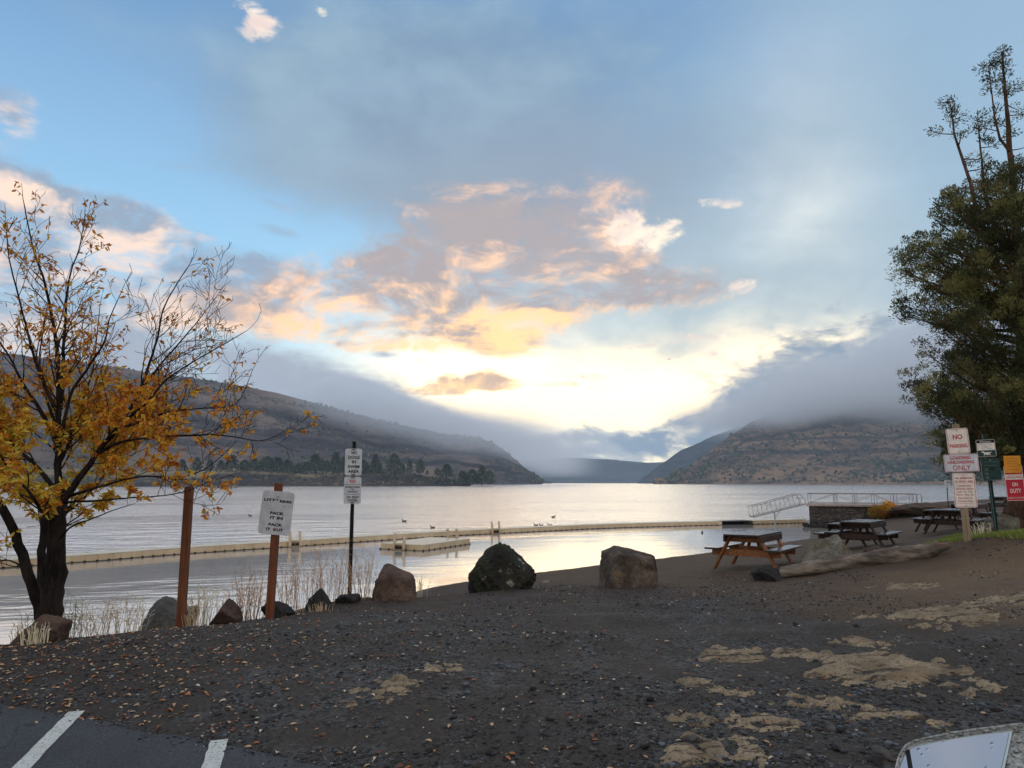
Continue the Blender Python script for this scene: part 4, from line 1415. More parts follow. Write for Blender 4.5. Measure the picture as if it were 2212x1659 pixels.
MB().tube([(0.015, -0.130, zc + 0.165), (0.015, -0.137, zc + 0.165)], 0.010, 10).build("lock", GALV, bx)
MB().tube([(0.03, -0.130, zc + 0.01), (0.03, -0.138, zc + 0.01)], 0.035, 12).build("bag_slot", INK_BLACK, bx)
MB().tube([(0.03, -0.130, zc - 0.14), (0.03, -0.138, zc - 0.14)], 0.018, 12).build("bag_slot", INK_BLACK, bx)
b = MB()
for k in range(3):
    b.box((-0.065, -0.1315, zc + 0.02 - k * 0.07), (0.06, 0.003, 0.005))
    b.box((-0.092, -0.1315, zc - 0.01 - k * 0.07), (0.004, 0.003, 0.05))
    b.box((-0.055, -0.1315, zc - 0.01 - k * 0.07), (0.03, 0.003, 0.028))
b.build("instruction_print", INK_GREY, bx)
MB().box((0.02, -0.128, zc - 0.19), (0.24, 0.02, 0.008)).build("bottom_lip", INK_GREY, bx)

# boards on the juniper trunk
D = 15.6
p = at(2187, 1003, D)
t = tag(empty("warning_sign", p, R(-25)), "small orange notice board fixed to the big juniper trunk", "sign")
bd = board(t, "sign_board", 0.30, 0.36, 0, SHEET_ORANGE, 0, 0.004)
b = MB()
for k in range(5):
    b.box((0, -0.0026, 0.12 - k * 0.055), (0.20 - 0.03 * (k % 2), 0.001, 0.016))
b.build("faded_print", plain("faded_orange_print", lin(190, 116, 36), 0.5), bd)
p = at(2192, 1044, D)
t = tag(empty("lifeguard_sign", p, R(-25)), "red and white no lifeguard on duty board on the juniper trunk", "sign")
bd = board(t, "sign_board", 0.335, 0.72, 0, SHEET_RED, 0, 0.004, SHEET_CREAM, 0.008, 0.004, [("NO", 0.265, 0.12, 0.09, SHEET_CREAM, 0.02, 0), ("ON", -0.02, 0.10, 0.08, SHEET_CREAM, 0.02, 0), ("DUTY", -0.155, 0.19, 0.085, SHEET_CREAM, 0.02, 0), ("SWIM AT OWN RISK", -0.30, 0.28, 0.035, SHEET_CREAM, 0.0, 0)], roll=R(-2))
wb = MB().box((0, -0.0026, 0.13), (0.325, 0.001, 0.105)).build("white_band", SHEET_CREAM, bd)
x_ = link("lettering", text_mesh("LIFEGUARD", 0.28, 0.06, bold=0.01), SHEET_RED, wb)
x_.location = (0, -0.0032, 0.13)

# far board beyond the beach
p = ong(2049, 1097)
D = 50.0
p = at(2049, 1092, D)
t = tag(empty("shore_sign", (p.x, p.y, p.z - 0.15)), "small far white board on a thin pole left of the no parking boards", "sign")
MB().tube([(0, 0.02, -0.4), (0, 0.02, 1.75)], 0.03, 8).build("pole", STEEL, t)
hh = at(2043, 1045, D).z - p.z + 0.15
bd = board(t, "sign_board", 0.33, 0.46, hh, SHEET_WHITE, -0.02, 0.03, lines=[("NO", 0.15, 0.12, 0.07, INK_BLACK, 0, 0), ("DOGS", 0.05, 0.22, 0.06, INK_BLACK, 0, 0), ("SWIM", -0.05, 0.2, 0.06, INK_BLACK, 0, 0), ("AREA", -0.15, 0.2, 0.06, INK_BLACK, 0, 0)])

# ------------------------------------------------------------------ picnic tables
def m_wood(name, a, b_, rough=0.7, wet=False):
    def f(n, b):
        co = obj_co(n)
        g = n.noise(n.vmul(co, (1.5, 22, 22)), 1.0, 5, 0.65)
        col = n.mix(n.sstep(g, 0.3, 0.7), a, b_)
        n.put(b.inputs["Base Color"], col)
        if wet:
            k = n.noise(co, 3.5, 4, 0.6)
            n.put(b.inputs["Roughness"], n.lstep(k, 0.35, 0.62, 0.05, 0.26))
            b.inputs["Specular IOR Level"].default_value = 0.9
            b.inputs["Coat Weight"].default_value = 0.9
            b.inputs["Coat Roughness"].default_value = 0.09
        else:
            b.inputs["Roughness"].default_value = rough
        n.put(b.inputs["Normal"], n.bump(g, 0.15 if wet else 0.4, 0.004))
    return material(name, f)


WD_TOP = m_wood("wet_dark_boards", lin(40, 34, 31), lin(62, 53, 47), wet=True)
WD_EDGE = m_wood("stained_timber", lin(118, 72, 42), lin(168, 108, 64))
WD_SHADE = m_wood("dark_timber", lin(50, 38, 32), lin(84, 60, 46))  # timber with shade put into its colour, for aprons and the farther tables


def picnic_table(x, y, d, az, label, legs=WD_EDGE, L=1.72, settle=0.0):
    p = at(x, y, d)
    g = gzf(p.x, p.y)
    e = empty("picnic_table", (p.x, p.y, g - 0.01 - settle), R(90 - az))
    tag(e, label, "picnic table", "picnic tables on the beach")
    for k in range(5):
        MB().box((0, (k - 2) * 0.149, 0.742), (L, 0.140, 0.040)).build("tabletop_plank", WD_TOP, e, 0.004)
    for s in (-1, 1):
        for q in range(2):
            MB().box((0, s * (0.585 + q * 0.149), 0.442), (L, 0.140, 0.040)).build("bench_plank", WD_TOP, e, 0.004)
    for sx in (-1, 1):
        X = sx * (L / 2 - 0.28)
        for s in (-1, 1):
            M = MB().bar((X + sx * 0.0, s * 0.30, 0.722), (X, s * 0.70, -0.02), 0.045, 0.14, up=(1, 0, 0))
            M.build("leg", legs, e, 0.004)
        MB().box((X - sx * 0.047, 0, 0.352), (0.045, 1.50, 0.14)).build("seat_beam", legs, e, 0.006)
        MB().box((X - sx * 0.047, 0, 0.652), (0.045, 0.72, 0.138)).build("top_cleat", legs, e, 0.006)
        MB().bar((X - sx * 0.10, 0, 0.345), (sx * 0.12, 0, 0.715), 0.09, 0.045, up=(0, 1, 0)).build("brace", legs, e, 0.003)
        MB().box((X - sx * 0.012, 0, 0.700), (0.02, 0.76, 0.038)).build("end_trim", WD_SHADE, e)
    for s in (-1, 1):
        MB().box((0, s * 0.388, 0.655), (L - 0.16, 0.034, 0.130)).build("side_apron", WD_SHADE, e, 0.004)
    return e


picnic_table(1630, 1226, 16.8, 36, "nearest picnic table with orange brown legs, beside the left end of the log")
picnic_table(1868, 1186, 21.0, 40, "picnic table behind the tall slab rock, nearer of a close pair", WD_SHADE)
picnic_table(1835, 1172, 23.2, 40, "picnic table mostly hidden behind its nearer twin, by the slab rock", WD_SHADE)
picnic_table(2060, 1152, 24.0, 42, "picnic table just left of the no parking post, nearer of a pair", WD_SHADE)
picnic_table(2034, 1140, 26.5, 42, "picnic table behind and left of the one beside the no parking post", WD_SHADE)
picnic_table(2098, 1128, 29.0, 50, "picnic table showing on the right of the no parking post", WD_SHADE)
picnic_table(2186, 1107, 35.0, 80, "farthest picnic table at the right edge beside the juniper trunk", WD_SHADE)

# ------------------------------------------------------------------ driftwood log
def m_log(n, b):
    co = obj_co(n)
    mp_ = n.new("ShaderNodeMapping")
    mp_.inputs["Rotation"].default_value = (0, 0, R(34))
    n.put(mp_.inputs["Vector"], co)
    g = n.noise(n.vmul(mp_.outputs[0], (1.3, 16, 16)), 1.0, 7, 0.72)
    k = n.noise(n.vmul(mp_.outputs[0], (1, 3, 3)), 1.6, 5, 0.6)
    col = n.mix(n.sstep(k, 0.35, 0.65), lin(92, 79, 68), lin(146, 129, 111))
    col = n.mix(n.sstep(g, 0.54, 0.62, 0, 0.65), col, lin(62, 47, 38))
    col = n.mix(n.sstep(n.noise(n.vadd(co, (3, 8, 2)), 1.6, 4), 0.55, 0.7, 0, 0.6), col, lin(120, 76, 50))
    n.put(b.inputs["Base Color"], col)
    n.put(b.inputs["Normal"], n.bump(g, 0.9, 0.03))


_lp = [at(1688, 1244, 14.25), at(1740, 1236, 14.0), at(1800, 1228, 13.8), at(1850, 1221, 13.55), at(1900, 1213, 13.3), at(1950, 1205, 13.0), at(2000, 1196, 12.75), at(2030, 1190, 12.6), at(2052, 1185, 12.5)]
_lr = [0.108, 0.132, 0.148, 0.160, 0.155, 0.138, 0.112, 0.080, 0.048]
_lp = [p + Vector((0, 0, 0.05)) for p in _lp]
pts, rad = [], []
for i in range(len(_lp) - 1):
    for k in range(12):
        t_ = k / 12
        pts.append(_lp[i].lerp(_lp[i + 1], t_))
        rad.append(_lr[i] * (1 - t_) + _lr[i + 1] * t_)
pts.append(_lp[-1])
rad.append(_lr[-1])
o0 = Vector(pts[0])
rr = random.Random(4)
kn = [(rr.uniform(4, 90), rr.uniform(0, 6.28), rr.uniform(.15, .35)) for _ in range(9)]
rid = lambda i, a: 1 + 0.07 * math.sin(3 * a + i * 0.05) + 0.05 * math.sin(7 * a + i * 0.11 + 1) + float(0.08 * fbm(np.array([i * 0.11 + math.cos(a)]), np.array([math.sin(a) * 1.5 + 4]), 4, 8)[0]) + sum(h * math.exp(-((i - q) / 1.6) ** 2) * max(0, math.cos(a - w_)) ** 6 for q, w_, h in kn)
lg = MB().tube([p - o0 for p in pts], rad, 28, True, ridges=rid)
log = lg.build("driftwood_log", material("driftwood", m_log), None, 0, True)
log.location = o0
tag(log, "long pale driftwood log lying on the dirt in front of the picnic tables", "log")
stub = MB().tube([(0, 0, 0), (-0.02, -0.05, 0.06)], [0.05, 0.03], 10).build("branch_stub", MATS["driftwood"], log, 0, True)
stub.location = (pts[40] - o0) + Vector((0, -0.13, 0.03))

# ------------------------------------------------------------------ floating dock
def m_dock(n, b):
    co = world_co(n)
    k = n.noise(co, 0.8, 5, 0.6)
    k2 = n.noise(n.vmul(co, (1, 1, 0.2)), 6, 4, 0.6)
    col = n.mix(n.sstep(k, 0.3, 0.7), lin(186, 160, 126), lin(208, 184, 150))
    col = n.mix(n.sstep(k2, 0.55, 0.75, 0, 0.5), col, lin(138, 122, 96))
    z = n.sep(co)[2]
    col = n.mix(n.sstep(z, WZ + 0.07, WZ + 0.02, 0, 0.8), col, lin(84, 76, 58)) if False else n.mix(n.mul(n.sub(1.0, n.sstep(z, WZ + 0.01, WZ + 0.08)), 0.8), col, lin(84, 76, 58))
    n.put(b.inputs["Base Color"], col)
    b.inputs["Roughness"].default_value = 0.6


M_DOCK = material("tan_float_plastic", m_dock)
M_DOCKTOP = plain("dock_deck_plastic", lin(206, 192, 166), 0.4, var=0.1, spec=0.5)
M_CPL_SHADE = plain("dock_coupler", lin(34, 30, 28), 0.6)  # coupler black, also painted as shade in the bay and ladders
_dk = [onz(x, y, WZ) for x, y in [(-160, 1241), (0, 1228), (156, 1217), (409, 1196), (658, 1180), (770, 1171.6), (970, 1158.5), (1065, 1153.5), (1305, 1141.5), (1518, 1135.5), (1675, 1131.8), (1742, 1129.5)]]
dock = tag(empty("floating_dock", _dk[3]), "long tan floating dock of plastic sections across the lake to the pier", "dock")
cum = [0.0]
for a, b_ in zip(_dk, _dk[1:]):
    cum.append(cum[-1] + (b_ - a).length)


def dock_at(s):
    s = max(0, min(cum[-1], s))
    for i in range(len(_dk) - 1):
        if s <= cum[i + 1]:
            return _dk[i].lerp(_dk[i + 1], (s - cum[i]) / (cum[i + 1] - cum[i]))


def bar_box(a, b_, w_, z0, z1, side):
    """box from a to b, w_ wide to the far side"""
    d = (b_ - a).normalized()
    n_ = Vector((-d.y, d.x, 0)) * w_ * side
    q = [a, b_, b_ + n_, a + n_]
    return [Vector((p.x, p.y, z0)) for p in q] + [Vector((p.x, p.y, z1)) for p in q]


def add_slab(mb, vs, mi=0):
    mb._add(vs, [(3, 2, 1, 0), (4, 5, 6, 7), (0, 1, 5, 4), (1, 2, 6, 5), (2, 3, 7, 6), (3, 0, 4, 7)], mi)


SEC = 3.0
nsec = int(cum[-1] / SEC)
gap_s = None
for k in range(nsec + 1):
    s0, s1 = k * SEC, min(cum[-1], (k + 1) * SEC)
    if s1 - s0 < 0.3:
        continue
    a, b_ = dock_at(s0), dock_at(s1)
    xm = (a.x + b_.x) / 2
    mid_x = 1106 + FPX * xm / ((a.y + b_.y) / 2)
    if 1580 < mid_x < 1632 and gap_s is None:
        gap_s = (a, b_)
        mb = MB()
        for z0, z1 in ((0.24, 0.30), (-0.1, 0.06)):
            add_slab(mb, bar_box(a - _dk[3], b_ - _dk[3], 1.3, z0, z1, 1))
        add_slab(mb, bar_box(a - _dk[3] + Vector((0, 1.2, 0)), b_ - _dk[3] + Vector((0, 1.2, 0)), 0.1, 0.07, 0.23, 1))
        mb.build("open_bay_shade", M_CPL_SHADE, dock)  # dark slabs carry the shade of the open bay in their colour
        continue
    mb = MB()
    kk = max(1, round((s1 - s0) / 0.5))
    for j in range(kk):
        p, q = a.lerp(b_, (j + 0.008) / kk) - _dk[3], a.lerp(b_, (j + 0.992) / kk) - _dk[3]
        add_slab(mb, bar_box(p, q, 1.3, -0.15, 0.285 + 0.006 * ((j * 7 + k) % 3), 1))
    se = mb.build("dock_section", M_DOCK, dock)
    mb = MB()
    add_slab(mb, bar_box(a.lerp(b_, .004) - _dk[3], a.lerp(b_, .996) - _dk[3], 1.3, 0.3, 0.315, 1))
    mb.build("deck", M_DOCKTOP, se)
    mb = MB()
    d = (b_ - a).normalized()
    nn = Vector((d.y, -d.x, 0))
    mb.bar(a.lerp(b_, .004) - _dk[3] + nn * 0.006 + Vector((0, 0, 0.012)), a.lerp(b_, .996) - _dk[3] + nn * 0.006 + Vector((0, 0, 0.012)), 0.012, 0.014)
    for j in range(kk):
        p = a.lerp(b_, j / kk) - _dk[3]
        mb.bar(p - d * 0.045 + nn * 0.012 + Vector((0, 0, 0.035)), p + d * 0.045 + nn * 0.012 + Vector((0, 0, 0.035)), 0.05, 0.07)
    mb.build("coupler_rail", M_CPL_SHADE, se)


def ladder(parent, pos, d, rel, facing=1):
    """plastic swim ladder against a dock face; d runs along the face"""
    n_ = Vector((d.y, -d.x, 0)) * facing
    la = empty("ladder", (0, 0, 0))
    la.parent = parent
    base = pos - rel
    for s in (-0.29, 0.29):
        q = base + d * s
        MB().tube([q + n_ * 0.14 + Vector((0, 0, -0.25)), q + n_ * 0.12 + Vector((0, 0, 0.35)), q + n_ * 0.04 + Vector((0, 0, 0.82))], [0.085, 0.085, 0.07], 8).build("rail", M_DOCK, la, 0, True)
    for z in (0.02, 0.33):
        MB().bar(base + d * -0.27 + n_ * 0.15 + Vector((0, 0, z)), base + d * 0.27 + n_ * 0.15 + Vector((0, 0, z)), 0.16, 0.07).build("step", M_DOCK, la)
    MB().bar(base + d * -0.22 + n_ * 0.14 + Vector((0, 0, 0.14)), base + d * 0.22 + n_ * 0.14 + Vector((0, 0, 0.14)), 0.05, 0.12).build("painted_shadow", M_CPL_SHADE, la)  # dark bar painted in for the shadow between the ladder steps
    return la


def s_of_x(x):
    best = min((abs(1106 + FPX * dock_at(s).x / dock_at(s).y - x), s) for s in np.linspace(0, cum[-1], 800))
    return best[1]


for x in (643, 1069):
    s = s_of_x(x)
    p = dock_at(s)
    ladder(dock, p, (dock_at(s + .5) - dock_at(s - .5)).normalized(), _dk[3])

# swim platform
A, B, C_ = onz(822, 1186.5, WZ), onz(914.5, 1191, WZ), onz(1028, 1176.5, WZ)
ux = (B - A).normalized()
uy = Vector((-ux.y, ux.x, 0))
lx, ly = (B - A).length, (C_ - B).dot(uy)
raft = tag(empty("swim_platform", A), "square tan floating swim platform standing off inside the dock", "raft")
mb, mc = MB(), MB()
nx, ny = 5, max(3, round(ly / 0.5))
for i in range(nx):
    p, q = ux * (lx * (i + 0.008) / nx), ux * (lx * (i + 0.992) / nx)
    add_slab(mb, [Vector((v.x, v.y, z)) for z in (-0.15, 0.285 + 0.004 * (i % 2)) for v in (p, q, q + uy * 0.5, p + uy * 0.5)])
    add_slab(mb, [Vector((v.x, v.y, z)) for z in (-0.15, 0.285) for v in (p + uy * (ly - .5), q + uy * (ly - .5), q + uy * ly, p + uy * ly)])
for j in range(ny):
    if 0 < j < ny - 1:
        for o_ in (0.0, lx - 0.5):
            p, q = ux * o_ + uy * (ly * (j + .008) / ny), ux * o_ + uy * (ly * (j + .992) / ny)
            add_slab(mb, [Vector((v.x, v.y, z)) for z in (-0.15, 0.285) for v in (p, p + ux * .5, q + ux * .5, q)])
mb.build("floats", M_DOCK, raft)
add_slab(mc, [Vector((v.x, v.y, z)) for z in (0.292, 0.31) for v in (Vector(), ux * lx, ux * lx + uy * ly, uy * ly)])
mc.build("deck", M_DOCKTOP, raft)
mb = MB()
for i in range(nx + 1):
    mb.box(ux * (lx * i / nx) - uy * 0.012 + Vector((0, 0, 0.035)), (0.09, 0.04, 0.07))
for j in range(ny + 1):
    mb.box(ux * (lx + .012) + uy * (ly * j / ny) + Vector((0, 0, 0.035)), (0.05, 0.09, 0.07))
mb.build("coupler_rail", M_CPL_SHADE, raft)
ladder(raft, A + ux * lx * 0.47, ux, A)
ladder(raft, A + ux * lx * 0.55 + uy * ly, ux, A, -1)

# ------------------------------------------------------------------ stone pier, its railing and the gangway
def m_wall(n, b):
    co = obj_co(n)
    v = n.voro(n.vmul(co, (1.0, 1.0, 1.6)), 2.2, out="Color")
    e = n.voro(n.vmul(co, (1.0, 1.0, 1.6)), 2.2, "DISTANCE_TO_EDGE")
    k = n.noise(co, 5, 5, 0.65)
    col = n.mix(n.sep(v)[0], lin(70, 62, 56), lin(104, 94, 84))
    col = n.mix(n.sstep(k, 0.4, 0.7, 0, 0.5), col, lin(52, 46, 44))
    col = n.mix(n.sstep(e, 0.0, 0.05), lin(40, 36, 34), col)
    z = n.sep(world_co(n))[2]
    col = n.mix(n.sstep(n.mad(k, 0.4, z), WZ + 0.4, WZ + 0.85), n.mix(1.0, col, (0.35, 0.35, 0.36, 1), "MULTIPLY"), col)
    n.put(b.inputs["Base Color"], col)
    n.put(b.inputs["Normal"], n.bump(n.add(n.sstep(e, 0, 0.12), k), 0.8, 0.06))


PY = 58.6
pl_, pr_ = at(1747, 1088, PY), at(1991, 1088, PY)
ztop = at(1747, 1089, PY).z
pier = tag(empty("stone_pier", (pl_.x, PY, WZ)), "dark stone pier wall with a pale concrete cap by the beach", "pier")
PA = R(-21.7)
pier.rotation_euler = (0, 0, PA)


def along_pier(x):
    """distance along the pier face where a note column crosses it"""
    r = ray(x, 1088).x
    return (r * PY - pl_.x) / (math.cos(PA) - r * math.sin(PA))


wl = along_pier(1991)
ph = ztop - WZ
mb = MB()
xs = np.linspace(0, wl + 1.5, 40)
zs = np.linspace(-0.8, ph - 0.16, 10)
Xg, Zg = np.meshgrid(xs, zs, indexing="ij")
Yg = 0.05 * fbm(Xg * 1.6, Zg * 1.6, 4, 3) + 0.12 * (1 - (Zg + .8) / (ph + .8)) * -1 - 0.18 * smooth(0.45 - Zg, -.1, .1) * np.clip(fbm(Xg * .9, Zg, 2, 4) + .4, 0, 1)
k0 = len(mb.v)
mb._add([tuple(v) for v in np.stack([Xg, Yg, Zg], -1).reshape(-1, 3)], [tuple(f) for f in grid_faces(40, 10)])
mb.box((wl / 2 + 0.75, 1.66, (ph - 0.16 - 0.8) / 2), (wl + 1.48, 3.0, ph - 0.16 + 0.8))
mb.build("wall", material("pier_stone", m_wall), pier)
MB().box((wl / 2 + 0.7, 1.5, ph - 0.075), (wl + 1.8, 3.5, 0.15)).build("cap_slab", plain("pier_concrete", lin(168, 150, 140), 0.8, var=0.15, bump=0.3), pier, 0.02)
M_RAIL = plain("rail_paint", lin(150, 142, 136), 0.5, metal=0.2, var=0.1)
rail_h = 0.82
rl = tag(empty("pier_railing", (pl_.x, PY, ztop)), "pale metal railing with diagonal braces on top of the stone pier", "railing")
px_ = along_pier
rl.rotation_euler = (0, 0, PA)
cols_ = [1745, 1752, 1800, 1806, 1845, 1850, 1888, 1894, 1915, 1921, 1937, 1942, 1981, 1986]
for row, yy in enumerate((0.1, 2.6)):
    a, b_ = px_(1745), px_(1992)
    MB().tube([(a, yy, rail_h), (b_ - 0.12, yy, rail_h), (b_, yy, rail_h - 0.12), (b_, yy, 0)], 0.029, 8).build("handrail", M_RAIL, rl, 0, True)
    MB().tube([(a, yy, 0.10), (b_, yy, 0.10)], 0.018, 6).build("bottom_rail", M_RAIL, rl)
    for x in ([1746, 1752] + [1803 + 43.0 * k for k in range(5)] + [1809 + 43.0 * k for k in range(5)]):
        MB().tube([(px_(x), yy, 0), (px_(x), yy, rail_h)], 0.02, 6).build("post", M_RAIL, rl)
    seg = [1752, 1803, 1846, 1889, 1932, 1975]
    for k in range(5):
        z0, z1 = (0.12, rail_h - .04) if k % 2 == 0 else (rail_h - .04, 0.12)
        MB().tube([(px_(seg[k]), yy, z0), (px_(seg[k + 1]), yy, z1)], 0.016, 6).build("brace", M_RAIL, rl)
# gangway
ga, gb_ = Vector((pl_.x - 0.05, PY + 0.6, ztop - 0.02)), at(1629, 1117, PY + 0.6)
gw = tag(empty("gangway", gb_), "pale metal gangway sloping from the pier down to the dock", "gangway")
ga, gb2 = ga - gb_, Vector((0, 0, 0))
MB().bar(gb2 + Vector((0, 0.5, 0)), ga + Vector((0, 0.5, 0)), 1.1, 0.07).build("walkway", M_RAIL, gw)
for yy in (0.0, 1.05):
    v_ = Vector((0, yy, 0))
    u = Vector((-0.16, 0, 0.80))
    MB().tube([gb2 + v_, gb2 + v_ + u, ga + v_ + u + Vector((-0.25, 0, 0)), ga + v_ + Vector((0.02, 0, 0.35)), ga + v_], 0.027, 8).build("handrail", M_RAIL, gw, 0, True)
    for k in range(1, 6):
        q = gb2.lerp(ga, k / 5.6) + v_
        MB().tube([q, q + u], 0.02, 6).build("post", M_RAIL, gw)
    for k in range(0, 5, 2):
        q0, q1, q2 = gb2.lerp(ga, k / 5.6) + v_, gb2.lerp(ga, (k + 1) / 5.6) + v_, gb2.lerp(ga, min(1, (k + 2) / 5.6)) + v_
        MB().tube([q0 + u * .95, q1 + u * .05, q2 + u * .95], 0.014, 6).build("brace", M_RAIL, gw)
q = at(1673, 1105, PY + 0.6) - gb_
MB().tube([q, Vector((q.x, q.y, WZ - gb_.z - 1.0))], 0.05, 8).build("support_pile", GALV, gw)
MB().tube([Vector((q.x, q.y, WZ - gb_.z + 0.55)), q + Vector((0.55, 0, 0.22))], 0.03, 6).build("support_strut", GALV, gw)
# earth bank at the landward end of the pier
bk_a = [(1950, 1093), (1990, 1089), (2040, 1090), (2090, 1094)]
v, f = rock_verts(5, 900, (1.75, 2.4, 0.42), planes=5, sharp=8, rough=0.08, cut=(.8, 1))
o = mesh_np("earth_mound", v, f, material("mound_gravel", m_ground), None, True)
o.location = at(2006, 1104, 54.0)
tag(o, "low grey gravel mound at the landward end of the stone pier", "mound")

# ------------------------------------------------------------------ car: only its door mirror reaches into the photograph
HD = R(41)                                   # heading to the right of the view
cf, cl = Vector((math.sin(HD), math.cos(HD), 0)), Vector((-math.cos(HD), math.sin(HD), 0))
mpos = at(2330, 1650, 1.27)
M_SILVER = plain("silver_paint", lin(150, 152, 150), 0.25, metal=0.6, var=0.05, spec=0.6)


def m_wetpaint(n, b):
    co = obj_co(n)
    d1 = n.voro(co, 95)
    k = n.noise(co, 160, 3, 0.7)
    n.put(b.inputs["Base Color"], n.mix(n.sstep(k, 0.3, 0.7), lin(128, 126, 120), lin(196, 194, 188)))
    b.inputs["Metallic"].default_value = 0.4
    b.inputs["Roughness"].default_value = 0.28
    n.put(b.inputs["Normal"], n.bump(n.add(n.sub(1.0, n.sstep(d1, 0.1, 0.5)), k), 0.8, 0.004))


def m_mirror(n, b):
    co = obj_co(n)
    v = n.voro(co, 85)
    drop = n.mul(n.sub(1.0, n.sstep(v, 0.12, 0.26)), n.sstep(n.noise(co, 14, 3), 0.44, 0.56))
    b.inputs["Base Color"].default_value = (0.46, 0.50, 0.54, 1)
    b.inputs["Metallic"].default_value = 1.0
    n.put(b.inputs["Roughness"], n.mad(drop, 0.4, 0.10))
    n.put(b.inputs["Normal"], n.bump(drop, 0.5, 0.004))


car = tag(empty("parked_car", (0, 0, 0)), "silver parked car of which only a wet door mirror shows at the bottom right", "car")
car.rotation_euler = (0, 0, -HD)             # local +Y is the heading, local -X its left side
inv = Matrix.Rotation(HD, 3, "Z")
ml = inv @ mpos                              # mirror top-left corner region in car space
sx0 = ml.x + 0.34                            # left flank of the car
car_prof = [(-2.6, 0.35), (-2.65, 0.75), (-2.45, 0.92), (-1.5, 0.98), (0.75, 0.99), (1.75, 0.86), (2.05, 0.62), (2.05, 0.30), (1.75, 0.24), (-2.3, 0.24)]
yc = ml.y - 0.35
body = MB()
k = len(car_prof)
secs = [(0.0, 0.86), (0.06, 0.97), (0.2, 1.0), (1.55, 1.0), (1.69, 0.97), (1.75, 0.86)]
vs, fs = [], []
for xo, sc in secs:
    for y, z in car_prof:
        vs.append((sx0 + xo, yc + y * (0.97 + 0.03 * sc), 0.24 + (z - 0.24) * (0.6 + 0.4 * sc) if z > 0.5 else z))
for i in range(len(secs) - 1):
    for j in range(k):
        a, b_ = i * k + j, i * k + (j + 1) % k
        fs.append((a, b_, b_ + k, a + k))
fs += [tuple(range(k - 1, -1, -1)), tuple(range((len(secs) - 1) * k, len(secs) * k))]
body._add(vs, fs)
body.build("body", M_SILVER, car, 0.03, True, 2)
gh = MB()
cab = [(-1.95, 0.95), (-1.25, 1.38), (-0.1, 1.41), (0.85, 0.96)]
vs = [(sx0 + 0.05, yc + y, z) for y, z in cab[:1] + cab[-1:]]
lo = [(sx0 + x, yc + y, 0.94) for x in (0.06, 1.69) for y in (-1.95, 0.9)]
hi = [(sx0 + x, yc + y, 1.40) for x in (0.22, 1.53) for y in (-1.2, -0.05)]
gh._add(lo + hi, [(0, 1, 5, 4), (1, 3, 7, 5), (3, 2, 6, 7), (2, 0, 4, 6)])
gh.build("windows", plain("dark_glass", lin(30, 34, 38), 0.05, var=0.02, spec=0.8), car)
rf = MB()
rf.box((sx0 + 0.875, yc - 0.625, 1.415), (1.33, 1.19, 0.04))
rf.build("roof", M_SILVER, car, 0.015, True, 2)
for sx in (0.02, 1.73):
    for y in (-1.6, 1.25):
        wh = MB().tube([(sx0 + sx - 0.10, yc + y, 0.32), (sx0 + sx + 0.10, yc + y, 0.32)], 0.32, 28).build("wheel", plain("tyre_rubber", lin(30, 30, 30), 0.8), car, 0, False)
        MB().tube([(sx0 + sx - 0.112, yc + y, 0.32), (sx0 + sx + 0.112, yc + y, 0.32)], 0.20, 20).build("rim", GALV, wh)
# mirror: housing with the glass set in its rear face
def mp(x, y, d):
    return inv @ at(x, y, d)


g_tl, g_tr = mp(1957, 1614, 1.27), mp(2180, 1579, 1.20)
g_bl, g_br = mp(1931, 1720, 1.23), mp(2148, 1790, 1.14)
_n0 = (g_tr - g_tl).cross(g_bl - g_tl).normalized()
g_br = g_br - _n0 * (g_br - g_tl).dot(_n0)
g_l = mp(1938, 1640, 1.262)
nrm_ = (g_tr - g_tl).cross(g_bl - g_tl).normalized()
if nrm_.y > 0:
    nrm_ = -nrm_
back = -nrm_
def ipol(u, v):
    return g_tl * ((1 - u) * (1 - v)) + g_tr * (u * (1 - v)) + g_bl * ((1 - u) * v) + g_br * (u * v)


_pn = (g_tr - g_tl).cross(g_bl - g_tl).normalized()
_po = inv @ Vector((0, 0, CAM_H))


def on_glass(x, y):
    d = inv @ ray(x, y)
    return _po + d * ((g_tl - _po).dot(_pn) / d.dot(_pn))


def curve(pts, n_):
    P = [on_glass(*p) for p in pts]
    L = [0.0]
    for a_, b_ in zip(P, P[1:]):
        L.append(L[-1] + (b_ - a_).length)
    out = []
    for i in range(n_):
        t = L[-1] * i / (n_ - 1)
        j = max(q for q in range(len(L) - 1) if L[q] <= t + 1e-9)
        out.append(P[j].lerp(P[j + 1], min(1, (t - L[j]) / (L[j + 1] - L[j]))))
    return out


mh = empty("door_mirror", (0, 0, 0))
mh.parent = car
# outline of the housing mouth, clockwise; the photograph shows only its top and left edge
mouth = curve([(1932, 1790), (1930, 1700), (1933, 1665), (1938, 1643), (1946, 1624), (1958, 1609), (1978, 1600), (2010, 1593), (2060, 1583), (2110, 1576), (2160, 1570), (2215, 1563), (2250, 1572), (2262, 1610), (2258, 1700), (2240, 1800), (2215, 1850), (2150, 1872), (2040, 1868), (1955, 1840), (1936, 1815), (1932, 1790)], 97)[:-1]
cen = sum(mouth, Vector()) / len(mouth)
nseg = len(mouth)
rings_ = []
for dep, sc in ((0.006, 0.955), (-0.004, 0.965), (-0.006, 0.985), (0.002, 1.0), (0.03, 1.03), (0.07, 1.0), (0.10, 0.86), (0.122, 0.58), (0.13, 0.2)):
    rings_.append([cen + (p - cen) * sc + back * dep for p in mouth])
hs = MB()
vs = [p for r_ in rings_ for p in r_]
fs = [(i * nseg + j, i * nseg + (j + 1) % nseg, (i + 1) * nseg + (j + 1) % nseg, (i + 1) * nseg + j) for i in range(len(rings_) - 1) for j in range(nseg)]
